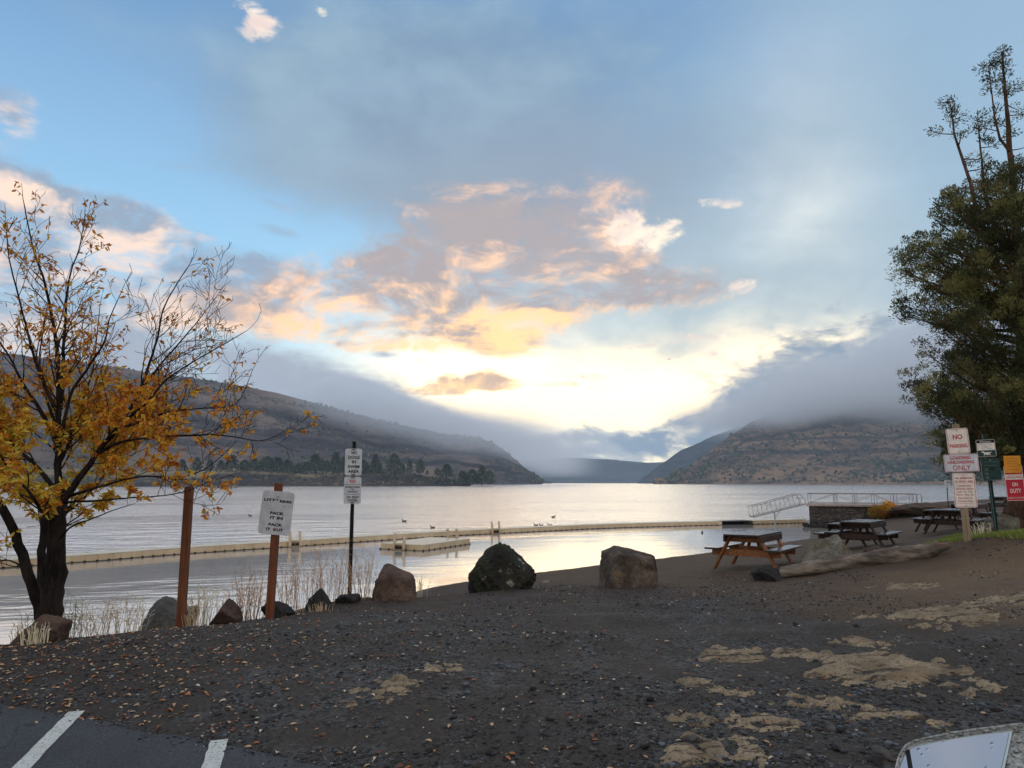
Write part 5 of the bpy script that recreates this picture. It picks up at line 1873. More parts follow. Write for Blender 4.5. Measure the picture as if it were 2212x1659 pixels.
fs.append(tuple((len(rings_) - 1) * nseg + j for j in range(nseg)))
fs.append(tuple(range(nseg - 1, -1, -1)))
hs._add(vs, fs)
hs.build("housing", material("wet_grey_paint", m_wetpaint), mh, 0, True)
glass = material("wet_mirror_glass", m_mirror)


def pane(name, top, bot, mat, dep):
    n_ = 24
    T, B_ = curve(top, n_), curve(bot, n_)
    gm = MB()
    gm._add([p + back * dep for p in T] + [p + back * dep for p in B_], [(i, i + 1, n_ + i + 1, n_ + i) for i in range(n_ - 1)])
    return gm.build(name, mat, mh)


BEV = plain("bevelled_glass_edge", lin(196, 206, 206), 0.15, metal=0.3, var=0.05)
pane("glass_rim", [(1935, 1680), (1939, 1655), (1946, 1635), (1955, 1619), (1966, 1611), (2010, 1600), (2060, 1592), (2110, 1584), (2186, 1575)], [(1936, 1790), (2000, 1840), (2080, 1850), (2110, 1840), (2120, 1820), (2130, 1800), (2140, 1790)], BEV, 0.0035)
pane("wide_glass", [(1938, 1684), (1942, 1658), (1948, 1639), (1956, 1623)], [(1942, 1786), (1962, 1800), (1985, 1812)], glass, 0.002)
pane("dividing_strip", [(1955, 1621), (1964, 1617)], [(1985, 1812), (1998, 1814)], INK_BLACK, 0.0015)
pane("mirror_glass", [(1964, 1617), (2010, 1605), (2060, 1596), (2110, 1588), (2179, 1579.5)], [(1998, 1814), (2040, 1832), (2080, 1838), (2105, 1828), (2132, 1790)], glass, 0.002)
arm_a = ipol(1.0, 0.75) + back * 0.06
MB().tube([arm_a, Vector((sx0 + 0.05, arm_a.y + 0.05, arm_a.z - 0.06))], [0.05, 0.06], 12).build("mirror_arm", M_SILVER, mh, 0, True)

# ------------------------------------------------------------------ yellow leaved tree at the left
def m_bark(name, a, b_, red=None):
    def f(n, b):
        co = obj_co(n)
        g = n.noise(n.vmul(co, (9, 9, 2.2)), 1.0, 6, 0.7)
        col = n.mix(n.sstep(g, 0.35, 0.65), a, b_)
        if red:
            col = n.mix(n.sstep(n.noise(co, 1.2, 4), 0.45, 0.7), col, red)
        n.put(b.inputs["Base Color"], col)
        b.inputs["Roughness"].default_value = 0.9
        b.inputs["Specular IOR Level"].default_value = 0.15
        n.put(b.inputs["Normal"], n.bump(g, 1.0, 0.03))
    return material(name, f)


BARK = m_bark("dark_bark", lin(26, 21, 19), lin(58, 48, 42))
TWIG = m_bark("twig_bark", lin(46, 34, 30), lin(76, 58, 50))
TD = 9.3
rt = random.Random(21)
tree_pos = at(100, 1345, TD)


def wood(notes, dd, radii):
    """limb through note points, drifting in depth by dd metres from root to tip"""
    k = len(notes)
    P = [at(x, y, TD + dd[0] + (dd[1] - dd[0]) * i / (k - 1)) - tree_pos for i, (x, y) in enumerate(notes)]
    # smooth resample
    pts, rad = [], []
    for i in range(k - 1):
        p0, p1, p2, p3 = P[max(i - 1, 0)], P[i], P[i + 1], P[min(i + 2, k - 1)]
        n_ = max(3, int((p2 - p1).length / 0.10))
        for j in range(n_):
            t = j / n_
            q = 0.5 * ((2 * p1) + (p2 - p0) * t + (2 * p0 - 5 * p1 + 4 * p2 - p3) * t * t + (3 * p1 - p0 - 3 * p2 + p3) * t ** 3)
            r = radii[0] + (radii[1] - radii[0]) * ((i + t) / (k - 1)) ** 0.55
            pts.append(q + Vector((rt.uniform(-1, 1), rt.uniform(-1, 1), rt.uniform(-1, 1))) * r * 0.22)
            rad.append(r)
    pts.append(P[-1])
    rad.append(radii[1])
    return pts, rad


limbs = [
    ([(108, 1350), (118, 1300), (122, 1220), (124, 1150), (128, 1100)], (0, 0), (0.118, 0.092)),
    ([(96, 1350), (78, 1290), (62, 1240), (40, 1175), (18, 1120), (-25, 1050)], (-0.1, -0.3), (0.080, 0.045)),
    ([(102, 1345), (98, 1290), (90, 1230), (92, 1170), (98, 1120)], (-0.15, -0.5), (0.065, 0.04)),
    ([(112, 1340), (110, 1270), (104, 1210), (115, 1150), (140, 1110)], (0.15, 0.4), (0.05, 0.03)),
    # leaders
    ([(128, 1100), (126, 1040), (124, 960), (128, 870), (124, 760), (112, 680), (96, 610), (70, 530), (52, 440)], (0, 0.2), (0.085, 0.008)),
    ([(126, 900), (136, 820), (138, 740), (144, 650), (152, 590), (170, 540), (182, 478)], (0.1, 0.5), (0.05, 0.006)),
    ([(126, 1040), (132, 960), (150, 860), (186, 800), (225, 740), (236, 690), (258, 640)], (0.1, -0.5), (0.05, 0.006)),
    ([(130, 1095), (170, 1035), (205, 985), (248, 930), (290, 870), (318, 800), (340, 730), (356, 660), (400, 585)], (0.0, 0.5), (0.080, 0.008)),
    ([(300, 850), (345, 790), (388, 740), (430, 690), (468, 640)], (0.4, 0.7), (0.032, 0.005)),
    ([(230, 955), (275, 905), (318, 868), (360, 820), (420, 780), (490, 740), (532, 715)], (0.1, -0.2), (0.040, 0.005)),
    ([(250, 930), (300, 912), (370, 888), (440, 882), (510, 872), (545, 800)], (0.2, 0.3), (0.036, 0.005)),
    ([(205, 985), (260, 955), (330, 945), (410, 940), (480, 940), (560, 952), (608, 938)], (0.1, -0.4), (0.036, 0.005)),
    ([(150, 1070), (220, 1050), (300, 1030), (380, 1030), (440, 1015), (500, 965)], (0, -0.4), (0.030, 0.005)),
    ([(140, 1085), (200, 1082), (270, 1076), (340, 1072), (400, 1062), (430, 1050)], (0, -0.7), (0.028, 0.005)),
    ([(124, 960), (90, 890), (50, 830), (20, 770), (-30, 700)], (0, 0.3), (0.055, 0.012)),
    ([(118, 880), (84, 800), (60, 720), (40, 640), (20, 560), (14, 500)], (0, -0.4), (0.040, 0.006)),
    ([(122, 1060), (80, 1010), (30, 960), (-40, 890), (-110, 820)], (0, -0.3), (0.055, 0.012)),
    ([(118, 1090), (70, 1060), (10, 1030), (-60, 1010), (-130, 990)], (0, 0.4), (0.045, 0.010)),
    ([(60, 1235), (20, 1210), (-40, 1215), (-90, 1200)], (-.2, -.4), (0.02, 0.006)),
    ([(118, 1180), (150, 1140), (200, 1120), (250, 1100), (285, 1090)], (0, -.6), (0.024, 0.005)),
    ([(-20, 1055), (-60, 960), (-90, 860), (-100, 760), (-110, 640)], (-.3, -.6), (0.05, 0.008)),
    ([(100, 1115), (60, 1060), (10, 1000), (-20, 930), (-40, 860)], (-.5, -1.0), (0.035, 0.007)),
    ([(140, 1110), (190, 1070), (230, 1020), (290, 980), (340, 960)], (.4, 1.1), (0.028, 0.005)),
    ([(128, 1000), (160, 930), (180, 860), (200, 800), (210, 720), (216, 660)], (0.1, 0.9), (0.04, 0.006)),
    ([(126, 930), (100, 860), (86, 780), (96, 700), (110, 620)], (0, 0.8), (0.036, 0.006)),
]
trunk, branch = MB(), MB()
leaf_p, leaf_d = [], []


def leafiness(p):
    """share of twigs that still hold leaves: dense low in the crown, nearly bare above"""
    wz = p.z + tree_pos.z
    wx = p.x + tree_pos.x
    low = max(0.0, min(1.0, (3.15 - wz) / 0.7))
    high = 0.26 if wx < -4.9 else 0.06
    lo = 1.0 if wx < -4.7 else 0.9 * max(0.12, 1 - (wx + 4.7) / 0.9)
    if wz < 1.25:
        lo *= 0.25
    return low * lo + (1 - low) * high


def wz_low(p):
    return p.z + tree_pos.z < 3.0


def sprout(p, d, length, r, level):
    n_ = max(3, int(length / 0.055))
    pts, rad = [p.copy()], [r]
    d = d.normalized()
    bend = Vector((rt.uniform(-1, 1), rt.uniform(-1, 1), rt.uniform(0.0, 1.2))) * 0.07
    step = length / n_
    for i in range(n_):
        d = (d + bend + Vector((rt.uniform(-1, 1), rt.uniform(-1, 1), rt.uniform(-1, 1))) * 0.10).normalized()
        p = p + d * step
        rr_ = max(0.0028, r * (1 - 0.8 * (i + 1) / n_))
        pts.append(p.copy())
        rad.append(rr_)
        t = (i + 1) / n_
        if level < 3 and t > 0.15 and rt.random() < (0.46 if level == 1 else 0.40):
            side = d.cross(Vector((rt.uniform(-1, 1), rt.uniform(-1, 1), rt.uniform(-1, 1)))).normalized()
            sprout(p, d * rt.uniform(.5, .9) + side * rt.uniform(.5, .9) + Vector((0, 0, 0.15)), length * rt.uniform(.35, .6) * (1.1 - 0.5 * t), rr_ * 0.75, level + 1)
        if level >= 2 and rt.random() < leafiness(p) * 1.0:
            for q in range(rt.choice((4, 4, 5, 6, 7) if wz_low(p) else (1, 2, 2))):
                leaf_p.append(p + Vector((rt.uniform(-1, 1), rt.uniform(-1, 1), rt.uniform(-1, 1))) * 0.02)
                leaf_d.append((d * 0.5 + Vector((rt.uniform(-1, 1), rt.uniform(-1, 1), rt.uniform(-1.5, 0.25)))).normalized())
    branch.tube(pts, rad, 4 if r < 0.008 else 5, False)


for idx, (notes, dd, radii) in enumerate(limbs):
    pts, rad = wood(notes, dd, radii)
    radii = (radii[0] * (1.0 if idx < 4 else 0.72), radii[1] * 0.8)
    rad = [q * (1.0 if idx < 4 else 0.72) for q in rad]
    thick = radii[0] > 0.06
    trunk.tube(pts, rad, 14 if thick else 8, True, ridges=(lambda i, a: 1 + 0.10 * math.sin(5 * a + i * .3) + 0.06 * math.sin(9 * a - i * .2)) if thick else None)
    if idx < 4:
        start = int(len(pts) * 0.75)
    else:
        start = int(len(pts) * 0.12)
    L = sum((b_ - a).length for a, b_ in zip(pts, pts[1:]))
    for i in range(start, len(pts) - 1):
        if rt.random() < 0.55:
            d = (pts[i + 1] - pts[max(0, i - 1)]).normalized()
            side = d.cross(Vector((rt.uniform(-1, 1), rt.uniform(-1, 1), rt.uniform(-1, 1)))).normalized()
            t = i / len(pts)
            sprout(pts[i], d * rt.uniform(.5, 1) + side * rt.uniform(.5, 1.1) + Vector((0, 0, .25)), rt.uniform(0.4, 1.05) * (1.15 - 0.5 * t), min(0.012, rad[i] * 0.5), 1)
    sprout(pts[-1], pts[-1] - pts[-2], 0.35, rad[-1], 2)
tree = tag(empty("autumn_tree", tree_pos), "bare branched tree with yellow and orange leaves at the left edge of the lake", "tree")
trunk.build("trunk", BARK, tree, 0, True)
branch.build("branches", TWIG, tree, 0, True)
rng = np.random.RandomState(9)
LP, LD = np.array([p[:] for p in leaf_p]), np.array([d[:] for d in leaf_d])
k = len(LP)
up = rng.normal(size=(k, 3))
Ls = rng.uniform(0.050, 0.092, k)
V, F = leaf_geo(LP, LD, up, Ls, Ls * rng.uniform(0.38, 0.5, k), 0.22)
# yellower to the left and low, browner above
yel = np.clip(0.50 - 0.25 * (LP[:, 0] + 0.2) + 0.25 * fbm(LP[:, 0] * 1.5, LP[:, 2] * 1.5, 3, 5), 0.03, 0.75)
hi = smooth(LP[:, 2] + tree_pos.z, 2.6, 3.4)
u = rng.uniform(0, 1, k)
u2 = rng.uniform(0, 1, k)
mi = np.where(u < yel * (1 - hi), np.where(u2 < .70, 2, np.where(u2 < .8, 4, 1)), np.where(u2 < 0.42 - .2 * hi, 1, np.where(u2 < 0.80, 0, 3)))
mesh_np("foliage", V, F, LEAVES, tree, False, np.repeat(mi, 2))
print("autumn tree leaves", k, "branch faces", len(branch.f))

# dead root stub beside it
st = tag(empty("dead_shrub", ong(152, 1375)), "small blackened dead shrub stump right of the yellow tree foot", "shrub")
mb = MB()
for k in range(9):
    a = rt.uniform(0, 6.28)
    p0 = Vector((rt.uniform(-.08, .08), rt.uniform(-.08, .08), -.05))
    p1 = p0 + Vector((math.cos(a) * .1, math.sin(a) * .1, rt.uniform(.12, .28)))
    p2 = p1 + Vector((math.cos(a) * .12, math.sin(a) * .1, rt.uniform(.03, .22)))
    mb.tube([p0, p1, p2], [rt.uniform(.018, .04), .014, .004], 6)
mb.build("stems", BARK, st)

# ------------------------------------------------------------------ dry weeds along the bank
STRAW = [plain("straw_tan", lin(214, 184, 146), 0.8, var=0.2), plain("straw_rust", lin(206, 164, 128), 0.8, var=0.2), plain("straw_pale", lin(232, 216, 182), 0.8, var=0.15), plain("straw_green", lin(150, 146, 92), 0.8, var=0.2)]


def weed(x, y, d, h, n_, mat, label, spread=0.16, branchy=1.0):
    p = at(x, y, d)
    p.z = gzf(p.x, p.y) - 0.02
    mb = MB()
    for k in range(n_):
        a = rt.uniform(0, 6.28)
        q = Vector((math.cos(a), math.sin(a), 0)) * rt.uniform(0, spread)
        dr = Vector((math.cos(a) * rt.uniform(0, .3), math.sin(a) * rt.uniform(0, .3), 1)).normalized()
        hh = h * rt.uniform(.55, 1.05)
        pts, rad = [q], [0.0044]
        m_ = 7
        for i in range(m_):
            dr = (dr + Vector((rt.uniform(-1, 1), rt.uniform(-1, 1), .1)) * 0.09).normalized()
            q = q + dr * hh / m_
            pts.append(q)
            rad.append(0.0044 - 0.0020 * i / m_)
            if i > 1 and rt.random() < 0.75 * branchy:
                s_ = Vector((rt.uniform(-1, 1), rt.uniform(-1, 1), rt.uniform(.3, 1))).normalized()
                e1 = q + s_ * hh * rt.uniform(.10, .24)
                mb.tube([q, (q + e1) / 2 + Vector((0, 0, .01)), e1], [0.0030, 0.0026, 0.0018], 3, False)
                if rt.random() < .6:
                    mb.tube([e1, e1 + s_ * 0.022], [0.0068, 0.0024], 4, True)
        mb.tube(pts, rad, 3, False)
    e = tag(empty("dry_weed", p), label, "weed", "dry weeds along the lake bank")
    mb.build("stalks", mat, e)
    return e


_wl = "thin dry weed stalks standing on the lake bank behind the boulders"
for x, y, d, h, n_, m_ in [(150, 1372, 9.9, .60, 16, 3), (175, 1368, 9.9, .45, 12, 0), (205, 1365, 10.0, .55, 12, 0), (235, 1362, 10.1, .65, 10, 0), (262, 1360, 10.2, .55, 12, 0), (288, 1358, 10.3, .6, 12, 2), (330, 1350, 11, .55, 8, 0),
                           (425, 1345, 10.9, .6, 16, 0), (445, 1342, 10.9, .7, 16, 2), (470, 1342, 11.0, .55, 10, 0), (520, 1338, 11.1, .75, 20, 1), (538, 1336, 11.1, .7, 18, 1), (555, 1334, 11.1, .5, 10, 0), (600, 1330, 11.4, .8, 12, 0), (630, 1328, 11.5, .85, 14, 1),
                           (650, 1324, 11.7, .95, 12, 1), (680, 1316, 12, .9, 12, 1), (705, 1310, 12.3, .85, 14, 1), (730, 1306, 12.6, .9, 10, 1), (775, 1302, 12.9, .95, 16, 1), (795, 1300, 13.0, .85, 14, 0), (740, 1305, 12.9, .7, 10, 0), (60, 1385, 9.7, .45, 14, 3), (35, 1388, 9.7, .4, 10, 0), (905, 1290, 13.5, .45, 8, 0)]:
    weed(x, y, d, h, n_, STRAW[m_], _wl)
weed(75, 1404, 8.3, .24, 36, STRAW[2], "tuft of pale dry grass against the brown rock under the yellow tree", 0.13, 0.1)
weed(412, 1356, 10.35, .22, 40, STRAW[0], "short straw coloured grass tuft at the foot of the bare brown post", 0.14, 0.1)
weed(690, 1330, 11.2, .15, 30, STRAW[0], "few short straw stems in front of the dark pointed rock", 0.2, 0.1)

# ------------------------------------------------------------------ tall juniper at the right edge
JD = 17.0
jb = at(2205, 1143, JD)
jb.z = gzf(jb.x, jb.y) - 0.05
JB = m_bark("juniper_bark", lin(58, 42, 34), lin(112, 84, 66), lin(110, 72, 54))


def m_needle(name, a, b_):
    def f(n, b):
        k = n.noise(obj_co(n), 1.3, 4, 0.6)
        c = n.mix(n.sstep(k, 0.35, 0.65), a, b_)
        n.put(b.inputs["Base Color"], c)
        b.inputs["Roughness"].default_value = 0.7
        b.inputs["Specular IOR Level"].default_value = 0.2
        t = n.new("ShaderNodeBsdfTranslucent")
        n.put(t.inputs[0], c)
        mx = n.new("ShaderNodeMixShader")
        mx.inputs[0].default_value = 0.22
        n.t.links.new(b.outputs[0], mx.inputs[1])
        n.t.links.new(t.outputs[0], mx.inputs[2])
        n.t.links.new(mx.outputs[0], n.t.nodes["Material Output"].inputs[0])
    return material(name, f)


NEED = [m_needle("juniper_dark", lin(66, 69, 42), lin(98, 98, 60)), m_needle("juniper_olive", lin(124, 118, 64), lin(150, 140, 84)), m_needle("juniper_brown", lin(112, 92, 56), lin(132, 106, 68))]
jw = MB()
tuft_p, tuft_s, tuft_d = [], [], []
rj = random.Random(5)


def jpt(x, y, d):
    return at(x, y, d) - jb


def polyline(P, r0, r1, n=9):
    pts, rad = [], []
    for i in range(len(P) - 1):
        m_ = max(3, int((P[i + 1] - P[i]).length / 0.25))
        for j in range(m_):
            t = j / m_
            tt = (i + t) / (len(P) - 1)
            r = r0 + (r1 - r0) * tt ** (0.36 if r0 > .3 else 0.5)
            pts.append(P[i].lerp(P[i + 1], t) + Vector((rj.uniform(-1, 1), rj.uniform(-1, 1), 0)) * r * 0.25)
            rad.append(r)
    pts.append(P[-1])
    rad.append(r1)
    jw.tube(pts, rad, n, True, ridges=lambda i, a: 1 + .12 * math.sin(4 * a + i * .7) + .08 * math.sin(7 * a - i))
    return pts, rad


tr_main, _ = polyline([Vector((0.0, 0, -0.2)), jpt(2205, 1080, JD), jpt(2212, 960, JD), jpt(2214, 820, JD), jpt(2208, 640, JD), jpt(2200, 540, JD), jpt(2190, 400, JD), jpt(2180, 300, JD), jpt(2172, 200, JD), jpt(2165, 112, JD)], 0.40, 0.02, 14)
sp1, _ = polyline([jpt(2212, 700, JD), jpt(2150, 560, JD - .3), jpt(2110, 450, JD - .4), jpt(2088, 370, JD - .4), jpt(2062, 290, JD - .4), jpt(2052, 220, JD - .4)], 0.11, 0.012, 8)
sp2, _ = polyline([jpt(2208, 640, JD), jpt(2160, 520, JD + .4), jpt(2128, 430, JD + .5), jpt(2120, 340, JD + .5), jpt(2112, 258, JD + .5)], 0.10, 0.012, 8)
sp3, _ = polyline([jpt(2184, 330, JD), jpt(2160, 300, JD - .1), jpt(2148, 250, JD - .1), jpt(2140, 180, JD - .1), jpt(2135, 142, JD - .1)], 0.05, 0.010, 6)
# roots flare
for a in (2.4, 3.3, 4.2, 5.2):
    polyline([Vector((math.cos(a) * .15, math.sin(a) * .15, .45)), Vector((math.cos(a) * .42, math.sin(a) * .42, .08)), Vector((math.cos(a) * .75, math.sin(a) * .75, -.08))], 0.2, 0.06, 8)


def tuft(p, s, d=None):
    tuft_p.append(p)
    tuft_s.append(s)
    tuft_d.append(d if d is not None else Vector((rj.uniform(-1, 1), rj.uniform(-1, 1), rj.uniform(0, 1))))


# thin tops: short side boughs with tufts near their ends
def dress(pts, t0, side_len, every, tuft_size):
    n_ = len(pts)
    for i in range(int(n_ * t0), n_):
        t = (i / n_ - t0) / (1 - t0)
        if rj.random() < every:
            a = rj.uniform(0, 6.28)
            L = side_len * rj.uniform(.4, 1.1) * (1.05 - 0.8 * t)
            d = Vector((math.cos(a), math.sin(a) * .8, rj.uniform(-.15, .55)))
            q = pts[i] + d * L * .55 + Vector((0, 0, -.05 * L))
            e = pts[i] + d * L
            jw.tube([pts[i], q, e], [0.018, 0.013, 0.006], 4, False)
            for k in range(rj.choice((2, 3, 4))):
                tuft(pts[i].lerp(e, rj.uniform(.6, 1.08)) + Vector((rj.uniform(-1, 1), rj.uniform(-1, 1), rj.uniform(-.6, 1))) * .10, tuft_size * rj.uniform(.6, 1.1), d)
        if t > 0.62 and rj.random() < .9:
            for k in range(2):
                tuft(pts[i] + Vector((rj.uniform(-1, 1), rj.uniform(-1, 1), rj.uniform(-1, 1))) * 0.26 * (1.15 - t), tuft_size * rj.uniform(.7, 1.1), Vector((rj.uniform(-.5, .5), rj.uniform(-.5, .5), 1)))


dress(tr_main, 0.60, 0.95, 0.85, 0.17)
dress(sp1, 0.50, 0.85, 0.85, 0.17)
dress(sp2, 0.50, 0.65, 0.85, 0.17)
dress(sp3, 0.25, 0.45, 0.9, 0.16)

n_spire = len(tuft_p)

# the full lower crown: rising boughs ending on an uneven outline
_out = [(1012, 1975), (985, 1990), (960, 1980), (930, 1972), (900, 1968), (870, 1957), (835, 1948), (800, 1944), (770, 1955), (740, 1950), (700, 1941), (665, 1946), (640, 1962), (615, 1988), (580, 1975), (555, 1968), (520, 1976), (495, 1990), (470, 2010), (445, 2036), (420, 2070), (395, 2120), (370, 2190)]
_oy = np.array([o_[0] for o_ in _out], float)[::-1]
_ox = np.array([o_[1] for o_ in _out], float)[::-1]
axis_x = 2290                                   # the crown is centred right of the trunk, outside the frame


def crown_r(y):
    return (axis_x - np.interp(y, _oy, _ox)) / FPX * JD * 0.895


cx0 = at(axis_x, 800, JD).x - jb.x
nb = 0
for i in range(200):
    y = rj.uniform(385, 1010)
    a = rj.uniform(0, 2 * math.pi)
    if rj.random() < 0.35:
        a = rj.uniform(2.2, 4.1)                # a few more towards the open side
    lob = 1 + 0.12 * math.sin(3 * a + y * .02) + 0.10 * math.sin(5 * a - y * .06)
    rad_ = float(crown_r(y)) * min(lob, 1.06) * rj.uniform(.64, 1.05)
    zc = jpt(axis_x, y, JD).z
    cpt = Vector((cx0, 0, zc))
    end = cpt + Vector((math.cos(a) * rad_, math.sin(a) * rad_ * .92, 0))
    root_z = zc - rj.uniform(.5, 1.6) * min(1, rad_ / 2)
    if y > 930:
        root_z = zc + rj.uniform(-.2, .6)
    tx = tr_main[min(range(len(tr_main)), key=lambda q: abs(tr_main[q].z - root_z))]
    rootp = Vector((tx.x, tx.y, root_z))
    mid = rootp.lerp(end, .5) + Vector((0, 0, -.15 - .1 * rj.random()))
    if end.z + jb.z < 1.2:
        continue
    jw.tube([rootp, mid, end], [0.05, 0.03, 0.008], 5, False)
    nb += 1
    Lb = (end - rootp).length
    nt = int(6 + 3.2 * Lb)
    for k in range(nt):
        t = 0.35 + 0.65 * (k + rj.random()) / nt
        p = rootp.lerp(mid, t * 2) if t < .5 else mid.lerp(end, t * 2 - 1)
        spread = 0.22 * (1.15 - 0.6 * t) + .05
        off = Vector((rj.gauss(0, 1), rj.gauss(0, 1), rj.gauss(0.15, .7))) * spread * .7
        tuft(p + off, rj.uniform(.15, .30), (end - rootp).normalized() + Vector((0, 0, .6)))
    # short vertical sprays on the outer end
    for k in range(4):
        tuft(end + Vector((rj.gauss(0, .13), rj.gauss(0, .13), rj.uniform(-.1, .30))), rj.uniform(.10, .18), Vector((rj.uniform(-.3, .3), rj.uniform(-.3, .3), 1)))
TP, TS = np.array([p[:] for p in tuft_p]), np.array(tuft_s)
TDm = np.array([d.normalized()[:] for d in tuft_d])
rng = np.random.RandomState(4)
per = 72
K = len(TP)
dirs = rng.normal(size=(K, per, 3))
dirs /= np.linalg.norm(dirs, axis=2)[:, :, None]
rr_ = rng.uniform(0.15, 1, (K, per)) ** 0.6
P = TP[:, None] + dirs * (rr_ * TS[:, None])[:, :, None] * np.array([1, 1, .8])
D = dirs * 0.7 + TDm[:, None] * 0.8 + rng.normal(size=(K, per, 3)) * .25
D /= np.linalg.norm(D, axis=2)[:, :, None]
P, D = P.reshape(-1, 3), D.reshape(-1, 3)
keep = (np.repeat(np.arange(K), per) >= n_spire) | (rng.uniform(0, 1, len(P)) < 0.48)
P, D = P[keep], D[keep]
L = rng.uniform(0.040, 0.080, len(P))
V, F = leaf_geo(P, D, rng.normal(size=P.shape), L, L * rng.uniform(0.28, 0.42, len(P)), 0.2)
tone = fbm(TP[:, 0] * 1.1 + TP[:, 1] * .6, TP[:, 2] * 1.1 - TP[:, 1] * .5, 3, 8) + rng.normal(size=K) * .25
tm = np.where(tone > .28, 1, np.where(rng.uniform(0, 1, K) < .05, 2, 0))
mi = np.repeat(np.repeat(tm, per)[keep], 2)
jun = tag(empty("juniper_tree", jb), "tall dark evergreen with thin half bare tops at the right edge", "tree")
jw.build("trunk", JB, jun, 0, True)
mesh_np("crown", V, F, NEED, jun, False, mi)
print("juniper tufts", K, "boughs", nb)
boulder("boulder", "tan boulder at the foot of the big evergreen trunk", "boulder", 2160, 2200, 1112, 1142, 16.2, RK_SLAB, 131, sub=5, planes=7, sharp=16, rough=0.06)

# ------------------------------------------------------------------ grass patch at the sign posts
rng = np.random.RandomState(14)
gpts = []
a0, a1, b0, b1 = ong(1978, 1186), ong(2240, 1166), ong(2050, 1157), ong(2240, 1143)
for k in range(22000):
    u, v = rng.uniform(0, 1), rng.uniform(0, 1)
    p = (a0 * (1 - u) + a1 * u) * (1 - v) + (b0 * (1 - u) + b1 * u) * v
    if fbm(np.array([p.x * 1.3]), np.array([p.y * 1.3]), 3, 77)[0] > -0.35 + 0.5 * abs(v - .45) * 1.2 + (0.25 if v > .7 else 0):
        gpts.append((p.x, p.y))
gpts = np.array(gpts)
GP = np.stack([gpts[:, 0], gpts[:, 1], gz(gpts[:, 0], gpts[:, 1]) - 0.01], 1)
k = len(GP)
GD = np.stack([rng.normal(0, .45, k), rng.normal(0, .45, k), np.ones(k)], 1)
GD /= np.linalg.norm(GD, axis=1)[:, None]
L = rng.uniform(0.035, 0.10, k)
V, F = leaf_geo(GP, GD, rng.normal(size=(k, 3)), L, L * .12 + .004, .05)
GM = [m_leaf("grass_green", lin(124, 142, 60), .3), m_leaf("grass_yellow", lin(152, 156, 76), .3), m_leaf("grass_straw", lin(170, 150, 104), .2)]
mi = rng.choice(3, k, p=[.58, .3, .12])
tag(mesh_np("grass", V, F, GM, None, False, np.repeat(mi, 2)), None, None, None, "stuff")
# a tall tuft by the dog bag post
weed(2120, 1166, 13.2, .30, 26, STRAW[2], "pale tall grass tuft in the green patch between the two sign posts", 0.2, 0.2)

# orange bush against the pier wall
bp = at(1912, 1121, 56.3)
bush = tag(empty("shrub", bp), "orange and green shrub growing against the stone pier wall", "shrub")
rng = np.random.RandomState(31)
k = 2600
q = rng.normal(size=(k, 3))
q /= np.linalg.norm(q, axis=1)[:, None]
P = q * (rng.uniform(0, 1, k) ** .5)[:, None] * np.array([1.25, .6, .5]) + np.array([0, 0, .42]) + np.stack([0 * q[:, 0], 0 * q[:, 0], .22 * fbm(q[:, 0] * 3, q[:, 1] * 3, 3, 3)], 1)
P[:, 2] += .35 * np.exp(-((P[:, 0] - .45) / .45) ** 2)
D = q + np.array([0, 0, 1.0])
D /= np.linalg.norm(D, axis=1)[:, None]
L = rng.uniform(.09, .24, k)
V, F = leaf_geo(P, D, rng.normal(size=(k, 3)), L, L * .3, .15)
mi = np.where(P[:, 0] + rng.normal(0, .35, k) > -.1, np.where(rng.uniform(0, 1, k) < .7, 1, 0), np.where(rng.uniform(0, 1, k) < .5, 4, 3))
mesh_np("foliage", V, F, LEAVES, bush, False, np.repeat(mi, 2))
mb = MB()
for k in range(10):
    a = rt.uniform(0, 6.28)
    mb.tube([(0.1 * math.cos(a), .05 * math.sin(a), -.25), (.6 * math.cos(a), .25 * math.sin(a), .3), (.95 * math.cos(a), .4 * math.sin(a), .6)], [.03, .02, .008], 5)
mb.build("stems", TWIG, bush)

# ------------------------------------------------------------------ far trees and hillside scrub
far_mats = [m_needle("far_pine_dark", lin(66, 80, 58), lin(86, 98, 68)), m_needle("far_pine_olive", lin(90, 98, 64), lin(112, 116, 78)), m_bark("far_trunk", lin(52, 44, 40), lin(80, 68, 60))]


def far_tree_meshes(seed, bushy):
    r = np.random.RandomState(seed)
    k = 620
    t = r.uniform(0, 1, k) ** .8
    prof = (np.sin(np.pi * np.clip(t * .9 + .12, 0, 1)) ** .7) * (1 - .25 * t) if bushy else np.clip(1.02 - t, 0.05, 1) ** .8 * (0.7 + .3 * smooth(t, 0, .12))
    a = r.uniform(0, 6.283, k)
    lob = 1 + .25 * np.sin(a * 3 + t * 9 + seed) + .2 * np.sin(t * 28 + a)
    rad = prof * lob * r.uniform(.25, 1, k) * .36
    P = np.stack([np.cos(a) * rad, np.sin(a) * rad, .05 + .93 * t], 1)
    D = np.stack([np.cos(a), np.sin(a), r.uniform(-.2, .9, k)], 1)
    D /= np.linalg.norm(D, axis=1)[:, None]
    L = r.uniform(.06, .13, k)
    V, F = leaf_geo(P, D, r.normal(size=(k, 3)), L, L * .7, .2)
    return V, F, np.repeat((r.uniform(0, 1, k) < .3).astype(int), 2)


